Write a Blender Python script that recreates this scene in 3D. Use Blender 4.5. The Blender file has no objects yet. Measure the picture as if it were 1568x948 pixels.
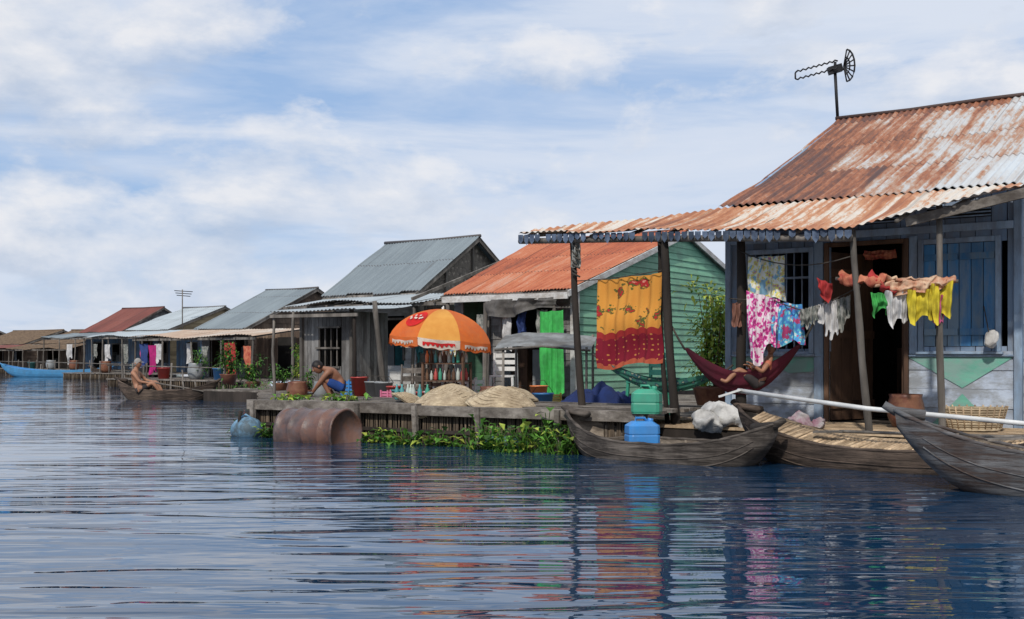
import bpy, math, random
from mathutils import Vector, Matrix, noise
R=random.Random(11)
V=Vector
scene=bpy.context.scene
WL=0.2   # water level
# ------------------------------------------------------------ node helpers
def nd(nt,t,**k):
    n=nt.nodes.new(t)
    for a,b in k.items(): setattr(n,a,b)
    return n
def setin(nt,sock,val):
    if isinstance(val,bpy.types.NodeSocket): nt.links.new(val,sock)
    else: sock.default_value=val
def c4(c): return (c[0],c[1],c[2],1)
def mix(nt,f,a,b,blend='MIX'):
    n=nd(nt,'ShaderNodeMix',data_type='RGBA',blend_type=blend)
    setin(nt,n.inputs[0],f)
    setin(nt,n.inputs[6],c4(a) if isinstance(a,(tuple,list)) else a)
    setin(nt,n.inputs[7],c4(b) if isinstance(b,(tuple,list)) else b)
    return n.outputs[2]
def mth(nt,op,a,b=0.0,c=None,clamp=False):
    n=nd(nt,'ShaderNodeMath',operation=op,use_clamp=clamp)
    setin(nt,n.inputs[0],a); setin(nt,n.inputs[1],b)
    if c is not None: setin(nt,n.inputs[2],c)
    return n.outputs[0]
def ramp(nt,f,stops):
    n=nd(nt,'ShaderNodeValToRGB'); cr=n.color_ramp
    while len(cr.elements)<len(stops): cr.elements.new(0.5)
    for e,(p,c) in zip(cr.elements,stops):
        e.position=p; e.color=c4(c) if isinstance(c,(tuple,list)) else (c,c,c,1)
    nt.links.new(f,n.inputs[0]); return n.outputs[0]
def mapping(nt,vec,sc=(1,1,1),rz=0,loc=(0,0,0)):
    m=nd(nt,'ShaderNodeMapping'); nt.links.new(vec,m.inputs[0])
    m.inputs[1].default_value=loc; m.inputs[2].default_value=(0,0,rz); m.inputs[3].default_value=sc
    return m.outputs[0]
def noi(nt,vec,scale,detail=5,rough=.55,dist=0):
    n=nd(nt,'ShaderNodeTexNoise'); nt.links.new(vec,n.inputs['Vector'])
    n.inputs['Scale'].default_value=scale; n.inputs['Detail'].default_value=detail
    n.inputs['Roughness'].default_value=rough; n.inputs['Distortion'].default_value=dist
    return n.outputs[0]
def base(name,rough=.8,metal=0,spec=.3):
    m=bpy.data.materials.new(name); m.use_nodes=True; nt=m.node_tree
    b=nt.nodes['Principled BSDF']; b.inputs['Roughness'].default_value=rough
    b.inputs['Metallic'].default_value=metal; b.inputs['Specular IOR Level'].default_value=spec
    return m,nt,b
def bump(nt,b,h,strength=.3,dist=.01):
    n=nd(nt,'ShaderNodeBump'); n.inputs['Strength'].default_value=strength; n.inputs['Distance'].default_value=dist
    nt.links.new(h,n.inputs['Height']); nt.links.new(n.outputs[0],b.inputs['Normal'])
def pm(name,c1,c2,scale=3,st=(1,1,1),rz=0,rough=.85,isl=.35,bp=.4,stain=None,sa=.5,metal=0,spec=.25,trans=0):
    m,nt,b=base(name,rough,metal,spec)
    tc=nd(nt,'ShaderNodeTexCoord').outputs['Object']
    g=nd(nt,'ShaderNodeNewGeometry').outputs['Random Per Island']
    off=nd(nt,'ShaderNodeVectorMath',operation='ADD'); nt.links.new(tc,off.inputs[0]); nt.links.new(g,off.inputs[1])
    v=mapping(nt,off.outputs[0],st,rz)
    n1=noi(nt,v,scale,8,.65)
    col=mix(nt,ramp(nt,n1,[(.36,0),(.64,1)]),c2,c1)
    if stain:
        n2=noi(nt,mapping(nt,tc,(1,1,.6)),1.6,6,.65)
        n3=noi(nt,v,scale*2.3,6,.7)
        s=mth(nt,'MULTIPLY',ramp(nt,mth(nt,'ADD',mth(nt,'MULTIPLY',n2,.5),mth(nt,'MULTIPLY',n3,.5)),[(.46,0),(.57,1)]),sa)
        col=mix(nt,s,col,stain)
    val=mth(nt,'ADD',mth(nt,'MULTIPLY',g,isl),1-isl*.6)
    cc=nd(nt,'ShaderNodeCombineColor')
    for i in range(3): nt.links.new(val,cc.inputs[i])
    col=mix(nt,1.0,col,cc.outputs[0],'MULTIPLY')
    nt.links.new(col,b.inputs['Base Color'])
    if bp: bump(nt,b,noi(nt,v,scale*3,6,.7),bp,.01)
    if trans:
        out=nt.nodes['Material Output']
        t=nd(nt,'ShaderNodeBsdfTranslucent'); nt.links.new(col,t.inputs[0])
        ms=nd(nt,'ShaderNodeMixShader'); ms.inputs[0].default_value=trans
        nt.links.new(b.outputs[0],ms.inputs[1]); nt.links.new(t.outputs[0],ms.inputs[2]); nt.links.new(ms.outputs[0],out.inputs[0])
    return m
def rustmat(name,stops,shift=0,sheetw=.82,sheetl=1.45,streak=5,rough=.6,con=1.9,ug=0,uc=0):
    m,nt,b=base(name,rough,.0,.3)
    uv=nd(nt,'ShaderNodeTexCoord').outputs['UV']
    sp=nd(nt,'ShaderNodeSeparateXYZ'); nt.links.new(uv,sp.inputs[0])
    fu=mth(nt,'FLOOR',mth(nt,'DIVIDE',sp.outputs[0],sheetw)); fv=mth(nt,'FLOOR',mth(nt,'DIVIDE',sp.outputs[1],sheetl))
    cb=nd(nt,'ShaderNodeCombineXYZ'); nt.links.new(fu,cb.inputs[0]); nt.links.new(fv,cb.inputs[1])
    wn=nd(nt,'ShaderNodeTexWhiteNoise',noise_dimensions='2D'); nt.links.new(cb.outputs[0],wn.inputs[0])
    st=noi(nt,mapping(nt,uv,(streak,.42,1)),1.3,7,.62)
    bg=noi(nt,mapping(nt,uv,(1,.7,1)),.9,4,.55)
    fn=noi(nt,mapping(nt,uv,(14,4,1)),1.5,6,.7)
    cr=noi(nt,mapping(nt,uv,(11.7,.30,1)),1.0,2,.5)
    f=mth(nt,'ADD',mth(nt,'MULTIPLY',st,.45),mth(nt,'MULTIPLY',bg,.36))
    f=mth(nt,'ADD',f,mth(nt,'MULTIPLY',wn.outputs[0],.16))
    f=mth(nt,'ADD',f,mth(nt,'MULTIPLY',fn,.28)); f=mth(nt,'ADD',f,mth(nt,'MULTIPLY',cr,.34))
    f=mth(nt,'SUBTRACT',f,.795)
    f=mth(nt,'ADD',mth(nt,'MULTIPLY',f,con),.5+shift)
    if ug: f=mth(nt,'ADD',f,mth(nt,'MULTIPLY',mth(nt,'SUBTRACT',sp.outputs[0],uc),ug))
    col=ramp(nt,f,stops)
    fr=mth(nt,'FRACT',mth(nt,'DIVIDE',sp.outputs[1],sheetl))
    lap=mth(nt,'MULTIPLY',mth(nt,'LESS_THAN',fr,.02),.6)
    col=mix(nt,lap,col,(.05,.03,.025))
    fr2=mth(nt,'FRACT',mth(nt,'DIVIDE',sp.outputs[0],sheetw))
    col=mix(nt,mth(nt,'MULTIPLY',mth(nt,'LESS_THAN',fr2,.03),.35),col,(.06,.04,.03))
    nt.links.new(col,b.inputs['Base Color'])
    bump(nt,b,fn,.25,.005)
    return m
# ------------------------------------------------------------ mesh builder
class MB:
    def __init__(s): s.v=[];s.f=[];s.fm=[];s.uv=[];s.sm=[];s.mats=[]
    def mi(s,m):
        if m not in s.mats: s.mats.append(m)
        return s.mats.index(m)
    def face(s,pts,m,uvs=None,smooth=False):
        i=len(s.v); s.v+= [V(p) for p in pts]; s.f.append(tuple(range(i,i+len(pts)))); s.fm.append(s.mi(m)); s.sm.append(smooth)
        s.uv.append(uvs or [(0,0)]*len(pts))
    def poly(s,verts,faces,m,smooth=False,uvs=None):
        i=len(s.v); s.v+=[V(p) for p in verts]; k=s.mi(m)
        for f in faces:
            s.f.append(tuple(i+a for a in f)); s.fm.append(k); s.sm.append(smooth)
            s.uv.append([uvs[a] for a in f] if uvs else [(0,0)]*len(f))
    def box8(s,p,m):
        s.poly(p,[(0,3,2,1),(4,5,6,7),(0,1,5,4),(1,2,6,5),(2,3,7,6),(3,0,4,7)],m)
    def fbox(s,F,x0,x1,y0,y1,z0,z1,m):
        s.box8([F(x0,y0,z0),F(x1,y0,z0),F(x1,y1,z0),F(x0,y1,z0),F(x0,y0,z1),F(x1,y0,z1),F(x1,y1,z1),F(x0,y1,z1)],m)
    def beam(s,p,q,w,h,m,up=V((0,0,1))):
        p=V(p);q=V(q);d=(q-p).normalized()
        if abs(d.dot(up))>.95: up=V((.57,.82,0))
        a=d.cross(up).normalized(); b=a.cross(d).normalized()
        a*=w/2;b*=h/2
        s.box8([p-a-b,p+a-b,q+a-b,q-a-b,p-a+b,p+a+b,q+a+b,q-a+b],m)
    def tube(s,pts,rads,m,n=8,cap=True,flat=1.0):
        pts=[V(p) for p in pts]
        if not isinstance(rads,(list,tuple)): rads=[rads]*len(pts)
        vs=[];up=V((0,0,1))
        for i,p in enumerate(pts):
            d=(pts[min(i+1,len(pts)-1)]-pts[max(i-1,0)]).normalized()
            u=up if abs(d.dot(up))<.9 else V((1,0,0))
            a=d.cross(u).normalized(); b=a.cross(d).normalized()
            for k in range(n):
                t=2*math.pi*k/n; vs.append(p+(a*math.cos(t)+b*math.sin(t)*flat)*rads[i])
        fs=[]
        for i in range(len(pts)-1):
            for k in range(n):
                fs.append((i*n+k,i*n+(k+1)%n,(i+1)*n+(k+1)%n,(i+1)*n+k))
        if cap:
            fs.append(tuple(range(n))[::-1]); fs.append(tuple((len(pts)-1)*n+k for k in range(n)))
        s.poly(vs,fs,m,smooth=True)
    def grid(s,fn,nu,nv,m,uvf=None,smooth=True):
        vs=[];uv=[]
        for j in range(nv+1):
            for i in range(nu+1):
                a=i/nu;b=j/nv; vs.append(fn(a,b)); uv.append(uvf(a,b) if uvf else (a,b))
        fs=[(j*(nu+1)+i,j*(nu+1)+i+1,(j+1)*(nu+1)+i+1,(j+1)*(nu+1)+i) for j in range(nv) for i in range(nu)]
        s.poly(vs,fs,m,smooth,uv)
    def lathe(s,c,prof,m,n=20,axis=V((0,0,1)),squash=1,wob=0):
        c=V(c);axis=V(axis).normalized(); u=V((0,0,1)) if abs(axis.z)<.9 else V((1,0,0))
        a=axis.cross(u).normalized();b=axis.cross(a).normalized(); vs=[]
        for (r,z) in prof:
            for k in range(n):
                t=2*math.pi*k/n; rr=r*(1+wob*noise.noise(V((math.cos(t)*2,math.sin(t)*2,z*4+c.x))))
                vs.append(c+axis*z+a*rr*math.cos(t)+b*rr*math.sin(t)*squash)
        fs=[]
        for i in range(len(prof)-1):
            for k in range(n): fs.append((i*n+k,i*n+(k+1)%n,(i+1)*n+(k+1)%n,(i+1)*n+k))
        fs.append(tuple(range(n))); fs.append(tuple((len(prof)-1)*n+k for k in range(n)))
        s.poly(vs,fs,m,smooth=True)
    def leaf(s,p,d,l,w,m,droop=.3):
        d=V(d).normalized(); side=d.cross(V((0,0,1)))
        side=side.normalized() if side.length>.05 else V((1,0,0))
        up=side.cross(d); p=V(p)
        mid=p+d*l*.5; tip=p+d*l-V((0,0,1))*l*droop
        s.poly([p,mid+side*w*.5+up*w*.15,tip,mid-side*w*.5+up*w*.15,mid],[(0,1,4),(1,2,4),(2,3,4),(3,0,4)],m)
    def build(s,name,parent=None,bevel=0):
        me=bpy.data.meshes.new(name)
        c=sum(s.v,V((0,0,0)))/max(1,len(s.v))
        me.from_pydata([tuple(p-c) for p in s.v],[],s.f)
        for m in s.mats: me.materials.append(m)
        me.polygons.foreach_set('material_index',s.fm); me.polygons.foreach_set('use_smooth',s.sm)
        ul=me.uv_layers.new(name='UVMap'); flat=[]
        for u in s.uv:
            for a in u: flat+= [a[0],a[1]]
        ul.data.foreach_set('uv',flat)
        ob=bpy.data.objects.new(name,me); ob.location=c; scene.collection.objects.link(ob)
        if bevel:
            b=ob.modifiers.new('bevel','BEVEL'); b.width=bevel; b.segments=1; b.limit_method='ANGLE'
        if parent: par(ob,parent)
        return ob
EMP={}
def par(ob,e):
    ob.parent=e; ob.matrix_parent_inverse=Matrix.Translation(-EMP[e.name])
def emp(name,loc=(0,0,0)):
    e=bpy.data.objects.new(name,None); e.location=loc; e.empty_display_size=.2
    scene.collection.objects.link(e); EMP[e.name]=V(loc); return e
def frame(ox,oy,deg):
    c=math.cos(math.radians(deg));s=math.sin(math.radians(deg))
    return lambda x,y,z: V((ox+c*x+s*y, oy-s*x+c*y, z))
def lerp(a,b,t): return a+(b-a)*t
def pw(x,pts):
    if x<=pts[0][0]: return pts[0][1]
    for (a,b),(c,d) in zip(pts,pts[1:]):
        if x<=c: return b+(d-b)*(x-a)/(c-a)
    return pts[-1][1]
# ------------------------------------------------------------ materials
RZ=math.radians(35)
rust_main=rustmat('rust_roof_main',[(.12,(.50,.54,.57)),(.36,(.44,.43,.42)),(.45,(.38,.25,.18)),(.57,(.31,.12,.06)),(.72,(.16,.065,.04)),(.9,(.09,.05,.045))],.02,ug=-.10,uc=5.0,con=2.1)
rust_porch=rustmat('rust_roof_porch',[(.15,(.62,.62,.60)),(.42,(.56,.49,.41)),(.50,(.47,.24,.13)),(.66,(.34,.13,.06)),(.85,(.2,.08,.045))],-.05,ug=-.035,uc=9.5,con=2.0,sheetl=3.0)
rust_orange=rustmat('rust_roof_orange',[(.1,(.50,.32,.24)),(.35,(.48,.17,.085)),(.6,(.38,.105,.05)),(.85,(.20,.065,.04))],.0,rough=.75,con=1.8)
metal_grey=rustmat('grey_metal_roof',[(.2,(.22,.26,.28)),(.55,(.15,.18,.20)),(.9,(.11,.105,.10))],-.1,con=1.2)
metal_light=rustmat('light_metal_roof',[(.2,(.42,.47,.50)),(.6,(.32,.36,.38)),(.9,(.26,.19,.14))],-.1,con=1.3)
rust_red=rustmat('red_metal_roof',[(.2,(.22,.075,.055)),(.6,(.15,.045,.035)),(.9,(.08,.04,.03))],0,con=1.3)
awn_tan=rustmat('tan_awning',[(.2,(.52,.48,.42)),(.5,(.46,.34,.25)),(.8,(.30,.18,.12))],-.05,con=1.6)
thatch=pm('brown_thatch',(.20,.14,.09),(.08,.055,.04),6,(1,1,4),0,.95,.3,.8)
wood_grey=pm('weathered_wood',(.26,.235,.21),(.09,.08,.07),3,(1,1,.15),0,.9,.5,.8,(.05,.045,.04),.6)
wood_x=pm('weathered_plank',(.29,.26,.23),(.10,.085,.07),3,(.15,2,2),RZ,.9,.7,.8,(.05,.04,.035),.6)
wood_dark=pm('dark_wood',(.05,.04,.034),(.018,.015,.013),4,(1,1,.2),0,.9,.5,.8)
wood_brown=pm('brown_wood',(.16,.09,.055),(.06,.035,.025),4,(1,1,.2),0,.7,.4,.5)
bamboo=pm('bamboo',(.58,.44,.29),(.35,.25,.155),4,(1,1,1),RZ,.75,.7,.4,(.20,.14,.09),.6)
bam_dark=pm('old_bamboo',(.15,.115,.08),(.05,.037,.028),5,(1,1,.3),0,.9,.9,.6)
hull=pm('boat_hull_wood',(.17,.145,.125),(.055,.045,.038),2.0,(.6,.6,7),0,.85,.2,1.2,(.025,.02,.017),.85)
hull2=pm('boat_hull_brown',(.15,.11,.085),(.05,.037,.03),2.2,(.6,.6,7),0,.85,.2,1.2,(.025,.019,.016),.85)
hull3=pm('boat_hull_grey_brown',(.17,.17,.175),(.055,.055,.058),2.0,(.6,.6,8),0,.75,.2,1.2,(.055,.034,.026),.85)
boat_in=pm('boat_inner_wood',(.30,.25,.20),(.12,.095,.075),3,(1,1,4),0,.9,.5,.8,(.06,.05,.04),.6)
blue_side=pm('blue_painted_board',(.27,.36,.49),(.17,.25,.37),3,(1,1,.10),0,.75,.35,.6,(.20,.20,.21),.65)
pale_side=pm('pale_blue_board',(.48,.54,.63),(.34,.40,.50),3,(.15,1,1.5),RZ,.75,.3,.6,(.19,.19,.18),.7)
frame_blue=pm('blue_trim',(.33,.44,.58),(.20,.29,.41),4,(1,1,.2),0,.7,.3,.5,(.14,.13,.13),.5)
shut_blue=pm('blue_shutter',(.08,.26,.50),(.035,.13,.29),3,(1,1,.12),0,.6,.4,.6,(.19,.24,.27),.75)
green_tri=pm('green_paint_panel',(.17,.45,.34),(.12,.33,.26),3,(.2,1,1.5),RZ,.8,.2,.4,(.26,.32,.32),.6)
white_side=pm('white_board',(.6,.6,.58),(.4,.4,.4),3,(1,.2,1.5),RZ,.8,.3,.5,(.25,.22,.19),.7)
green_side=pm('green_board',(.26,.51,.35),(.18,.40,.27),2,(.2,.2,2),RZ,.75,.3,.4,(.15,.24,.18),.65)
grey_side=pm('grey_board',(.28,.27,.26),(.12,.12,.12),3,(1,1,.3),RZ,.85,.6,.7,(.06,.05,.045),.6)
yel_side=pm('yellow_board',(.42,.33,.20),(.26,.20,.12),3,(.3,.3,1.5),RZ,.85,.5,.5)
blue_far=pm('faded_blue_board',(.14,.24,.35),(.07,.12,.19),3,(1,1,.2),RZ,.85,.6,.5,(.12,.1,.09),.6)
brown_side=pm('brown_board',(.24,.17,.12),(.10,.07,.055),3,(1,1,.2),RZ,.9,.6,.6,(.05,.04,.035),.5)
def wick():
    m,nt,b=base('woven_wall',.9)
    tc=nd(nt,'ShaderNodeTexCoord').outputs['UV']
    v=nd(nt,'ShaderNodeTexVoronoi',feature='F1',distance='MANHATTAN'); nt.links.new(tc,v.inputs[0]); v.inputs['Scale'].default_value=6.5; v.inputs['Randomness'].default_value=.45
    v2=nd(nt,'ShaderNodeTexVoronoi',feature='DISTANCE_TO_EDGE'); nt.links.new(tc,v2.inputs[0]); v2.inputs['Scale'].default_value=5.5; v2.inputs['Randomness'].default_value=.7
    n=noi(nt,tc,9,6)
    col=mix(nt,ramp(nt,v.outputs[0],[(.15,0),(.5,1)]),(.42,.36,.30),(.10,.085,.07))
    col=mix(nt,ramp(nt,v2.outputs[0],[(.02,1),(.06,0)]),col,(.035,.03,.03))
    col=mix(nt,mth(nt,'MULTIPLY',n,.6),col,(.38,.33,.28))
    nt.links.new(col,b.inputs['Base Color']); bump(nt,b,v.outputs[0],.6,.02); return m
wicker=wick()
straw=pm('straw_basket',(.60,.49,.33),(.36,.28,.18),9,(1,1,3),0,.8,.4,1.0,(.24,.18,.12),.6)
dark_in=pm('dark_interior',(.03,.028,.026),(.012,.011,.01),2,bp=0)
rope=pm('rope',(.08,.07,.06),(.04,.035,.03),10,bp=0)
black=pm('black_metal',(.02,.02,.022),(.012,.012,.014),4,rough=.5,bp=0)
drum=pm('rusty_drum',(.15,.105,.10),(.04,.03,.03),3.0,(1,1,1),RZ,.42,.1,.9,(.16,.075,.05),.8,spec=.5)
plas=lambda n,c,r=.4: pm(n,c,tuple(x*.75 for x in c),3,rough=r,isl=.1,bp=.05,spec=.5,stain=tuple(x*.5+.05 for x in c),sa=.4)
p_blue=plas('blue_plastic',(.04,.24,.60)); p_green=plas('green_plastic',(.04,.32,.20)); p_red=plas('red_plastic',(.55,.06,.05))
p_orange=plas('orange_plastic',(.75,.22,.06)); p_white=plas('white_plastic',(.72,.72,.70)); p_float=pm('faded_blue_float',(.20,.36,.50),(.10,.20,.30),4,rough=.6,stain=(.06,.07,.07),sa=.8)
p_grey=plas('grey_plastic',(.3,.32,.33)); p_pink=plas('pink_plastic',(.65,.18,.3)); p_teal=plas('teal_plastic',(.07,.32,.33)); p_yel=plas('yellow_plastic',(.65,.48,.08)); p_clear=plas('bottle_plastic',(.5,.55,.5))
ceramic=pm('brown_ceramic',(.20,.075,.05),(.10,.035,.025),3,rough=.4,stain=(.3,.16,.09),sa=.4)
sack=pm('white_sack',(.62,.61,.58),(.38,.37,.36),7,rough=.7,bp=1.0)
def cl(n,a,b=None,s=6): return pm(n,a,b or tuple(x*.58+.01 for x in a),s,rough=.9,isl=.05,bp=.3,trans=.2)
c_maroon=cl('maroon_cloth',(.14,.022,.04)); c_green=cl('green_cloth',(.08,.56,.13)); c_white=cl('white_cloth',(.72,.71,.71)); c_yel=cl('yellow_cloth',(.76,.62,.05))
c_red=cl('red_cloth',(.52,.05,.05)); c_pink=cl('pink_cloth',(.70,.14,.34)); c_blue=cl('blue_cloth',(.05,.09,.28)); c_grey=cl('grey_cloth',(.42,.41,.38),(.12,.14,.13),14)
c_orange=cl('orange_towel',(.66,.26,.15),(.42,.08,.06),9); c_peach=cl('peach_towel',(.72,.53,.37),(.5,.20,.12),10); c_navy=cl('navy_tarpaulin',(.02,.04,.15))
c_mag=cl('magenta_cloth',(.55,.03,.22)); c_lime=cl('green_shirt_cloth',(.07,.44,.10)); c_teal=cl('teal_cloth',(.07,.28,.31)); c_brown=cl('brown_rag_cloth',(.3,.14,.1)); c_tarp=cl('grey_canvas',(.17,.16,.15),(.08,.075,.07),5)
def spots(name,bg,c1,c2,sc=14,t1=.32,t2=.16,c3=None):
    m,nt,b=base(name,.9)
    uv=nd(nt,'ShaderNodeTexCoord').outputs['Object']
    v=nd(nt,'ShaderNodeTexVoronoi'); nt.links.new(uv,v.inputs[0]); v.inputs['Scale'].default_value=sc
    nz=noi(nt,uv,sc*2.2,4)
    d=mth(nt,'ADD',v.outputs[0],mth(nt,'MULTIPLY',mth(nt,'SUBTRACT',nz,.5),1.3))
    col=mix(nt,ramp(nt,d,[(t1,1),(t1+.05,0)]),bg,c1)
    col=mix(nt,ramp(nt,d,[(t2,1),(t2+.04,0)]),col,c2)
    if c3: col=mix(nt,ramp(nt,noi(nt,uv,sc*.8,2),[(.56,0),(.6,1)]),col,c3)
    nt.links.new(col,b.inputs['Base Color']); return m
f_pink=spots('pink_floral_cloth',(.68,.60,.64),(.56,.06,.28),(.25,.02,.12),19,.50,.22)
f_blue=spots('blue_floral_cloth',(.07,.23,.52),(.11,.48,.58),(.65,.62,.6),19,.46,.2,(.40,.05,.15))
f_yel=spots('yellow_floral_cloth',(.66,.66,.60),(.58,.53,.16),(.42,.16,.33),18,.46,.17,(.2,.37,.5))
f_ham=spots('patterned_hammock',(.05,.20,.14),(.03,.09,.11),(.3,.35,.24),16,.4,.15)
def batik():
    m,nt,b=base('batik_cloth',.9)
    uv=nd(nt,'ShaderNodeTexCoord').outputs['UV']
    sp=nd(nt,'ShaderNodeSeparateXYZ'); nt.links.new(uv,sp.inputs[0]); t=sp.outputs[1]
    sc=mapping(nt,uv,(4.2,5.6,1),0,(.3,.2,0))
    v=nd(nt,'ShaderNodeTexVoronoi'); nt.links.new(sc,v.inputs[0]); v.inputs['Scale'].default_value=1.0; v.inputs['Randomness'].default_value=.8
    nz=noi(nt,sc,4,3,.55)
    d=mth(nt,'ADD',v.outputs[0],mth(nt,'MULTIPLY',mth(nt,'SUBTRACT',nz,.5),1.0))
    top=mix(nt,noi(nt,uv,3,3),(.70,.27,.05),(.76,.38,.07))
    top=mix(nt,ramp(nt,d,[(.35,1),(.38,0)]),top,(.09,.12,.03))
    top=mix(nt,ramp(nt,d,[(.25,1),(.28,0)]),top,(.45,.03,.03))
    top=mix(nt,ramp(nt,d,[(.08,1),(.11,0)]),top,(.70,.30,.22))
    v3=nd(nt,'ShaderNodeTexVoronoi'); nt.links.new(mapping(nt,uv,(13,18,1)),v3.inputs[0]); v3.inputs['Scale'].default_value=1; v3.inputs['Randomness'].default_value=.25
    bot=mix(nt,ramp(nt,v3.outputs[0],[(.16,1),(.21,0)]),(.22,.012,.028),(.55,.22,.06))
    b1=mth(nt,'ADD',t,mth(nt,'MULTIPLY',mth(nt,'SINE',mth(nt,'MULTIPLY',sp.outputs[0],38)),.012))
    col=mix(nt,mth(nt,'GREATER_THAN',b1,.60),top,(.36,.03,.03))
    col=mix(nt,mth(nt,'GREATER_THAN',b1,.67),col,bot)
    col=mix(nt,mth(nt,'GREATER_THAN',b1,.95),col,(.45,.1,.05))
    nt.links.new(col,b.inputs['Base Color'])
    out=nt.nodes['Material Output']; tr=nd(nt,'ShaderNodeBsdfTranslucent'); nt.links.new(col,tr.inputs[0])
    ms=nd(nt,'ShaderNodeMixShader'); ms.inputs[0].default_value=.25
    nt.links.new(b.outputs[0],ms.inputs[1]); nt.links.new(tr.outputs[0],ms.inputs[2]); nt.links.new(ms.outputs[0],out.inputs[0])
    return m
batikm=batik()
leaf1=pm('leaf_green',(.14,.32,.045),(.07,.19,.03),5,rough=.5,isl=1.0,bp=0,trans=.3)
leaf2=pm('leaf_yellow_green',(.50,.56,.10),(.28,.40,.06),5,rough=.5,isl=.8,bp=0,trans=.35)
leaf3=pm('leaf_dark',(.05,.12,.03),(.02,.06,.015),5,rough=.5,isl=1.0,bp=0,trans=.2)
skinm=pm('skin',(.34,.165,.095),(.26,.12,.07),6,rough=.55,isl=0,bp=.05,spec=.4)
skind=pm('skin_tan',(.26,.12,.07),(.19,.085,.05),6,rough=.55,isl=0,bp=.05,spec=.4)
hairm=pm('black_hair',(.015,.012,.012),(.01,.008,.008),20,rough=.5,isl=0,bp=.4)
capm=cl('grey_cap_cloth',(.40,.38,.36)); shortb=cl('blue_shorts_cloth',(.02,.07,.28)); shortk=cl('dark_shorts_cloth',(.06,.05,.05)); eyem=plas('eye',(.01,.01,.01)); lipm=plas('lip',(.25,.07,.06))
# ------------------------------------------------------------ water
def water():
    m,nt,b=base('water',.01,0,.5)
    b.inputs['Base Color'].default_value=(.008,.034,.078,1); b.inputs['IOR'].default_value=1.75
    tc=nd(nt,'ShaderNodeNewGeometry').outputs['Position']
    a=noi(nt,mapping(nt,tc,(.52,2.9,1),.12),1.15,1.0,.4,1.1)
    c=noi(nt,mapping(nt,tc,(1.9,7.5,1),-.10),1.3,1.2,.4,.8)
    e=noi(nt,mapping(nt,tc,(.10,.4,1),.2),1.0,2,.5)
    calm=ramp(nt,noi(nt,mapping(nt,tc,(.20,.40,1)),1,3),[(.34,.22),(.62,1)])
    sp=nd(nt,'ShaderNodeSeparateXYZ'); nt.links.new(tc,sp.inputs[0])
    shel=ramp(nt,mth(nt,'DIVIDE',sp.outputs[1],60.0),[(.08,1.0),(.26,.55),(1.0,.36)])
    h=mth(nt,'ADD',mth(nt,'MULTIPLY',a,.95),mth(nt,'MULTIPLY',c,.15))
    h=mth(nt,'MULTIPLY',mth(nt,'MULTIPLY',h,calm),shel)
    h=mth(nt,'ADD',h,mth(nt,'MULTIPLY',e,.3))
    bump(nt,b,h,1.0,.040)
    mb=MB(); mb.face([(-3000,-200,WL),(3000,-200,WL),(3000,5000,WL),(-3000,5000,WL)],m); ob=mb.build('water')
water()
mb=MB()
for k in range(2):
    y=520+k*20; x=-700
    pts=[]
    while x<700:
        pts.append((x,3.2+4.5*abs(noise.noise(V((x*.02,k*9,0))))+1.6*R.random())); x+=5
    for (a,h),(b_,h2) in zip(pts,pts[1:]): mb.face([(a,y,0),(b_,y,0),(b_,y,h2),(a,y,h)],leaf3)
mb.build('distant_trees')
# ------------------------------------------------------------ structural helpers
def corr(mb,fn,ul,vl,m,pitch=.09,amp=.012,nv=10,rows=3,u0=0,edge=.04):
    nu=int(ul/pitch*6)
    def f(a,b):
        k=int(a*ul/.82); bb=b-(edge/vl)*math.sin(k*2.7+u0)*(1-b)*1.0
        p=fn(a,bb); wv=math.sin(a*ul/pitch*2*math.pi)*amp
        rowstep=((b*rows)%1.0)*-.014+(k%2)*.004
        nz=noise.noise(V((a*ul*.8,b*vl*.8,u0)))*.035
        return p+V((0,0,wv+rowstep+nz))
    mb.grid(f,nu,nv,m,lambda a,b:(a*ul+u0,b*vl))
def siding(mb,P,x0,x1,z0,z1,h,m,holes=(),lap=.012,th=.025):
    z=z0
    while z<z1-.01:
        zt=min(z+h,z1); segs=[(x0,x1)]
        for (a,b,c,d) in holes:
            if zt>c+.02 and z<d-.02:
                ns=[]
                for (s,e) in segs:
                    if b<=s or a>=e: ns.append((s,e)); continue
                    if a>s: ns.append((s,a))
                    if b<e: ns.append((b,e))
                segs=ns
        for (s,e) in segs:
            if e-s<.02: continue
            j=R.uniform(-.003,.003)
            mb.box8([P(s,-lap+j,z),P(e,-lap+j,z),P(e,th,z),P(s,th,z),P(s,0+j,zt),P(e,0+j,zt),P(e,th,zt),P(s,th,zt)],m)
        z=zt
def vboards(mb,P,x0,x1,z0,z1,w,m,holes=(),th=.025):
    xs=x0
    while xs<x1-.01:
        xe=min(xs+w,x1); segs=[(z0,z1)]
        for (a,b,c,d) in holes:
            if xe>a+.02 and xs<b-.02:
                ns=[]
                for (s,e) in segs:
                    if d<=s or c>=e: ns.append((s,e)); continue
                    if c>s: ns.append((s,c))
                    if d<e: ns.append((d,e))
                segs=ns
        for (s,e) in segs:
            j=R.uniform(-.008,.004)
            mb.box8([P(xs+.004,j,s),P(xe-.004,j,s),P(xe-.004,th,s),P(xs+.004,th,s),P(xs+.004,j,e),P(xe-.004,j,e),P(xe-.004,th,e),P(xs+.004,th,e)],m)
        xs=xe
def deck(mb,F,xs,x1,y0,y1,z,pwid,m,th=.035):
    y=y0
    while y<y1:
        a=xs(y) if callable(xs) else xs
        j=R.uniform(-.008,.008)
        x=a+R.uniform(-.05,.05); end=x1+R.uniform(-.05,.05)
        while x<end:
            xe=min(end,x+R.uniform(1.6,2.6)); mb.fbox(F,x,xe-.006,y+.006,y+pwid-.006,z-th+j,z+j,m); x=xe
        y+=pwid
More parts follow.
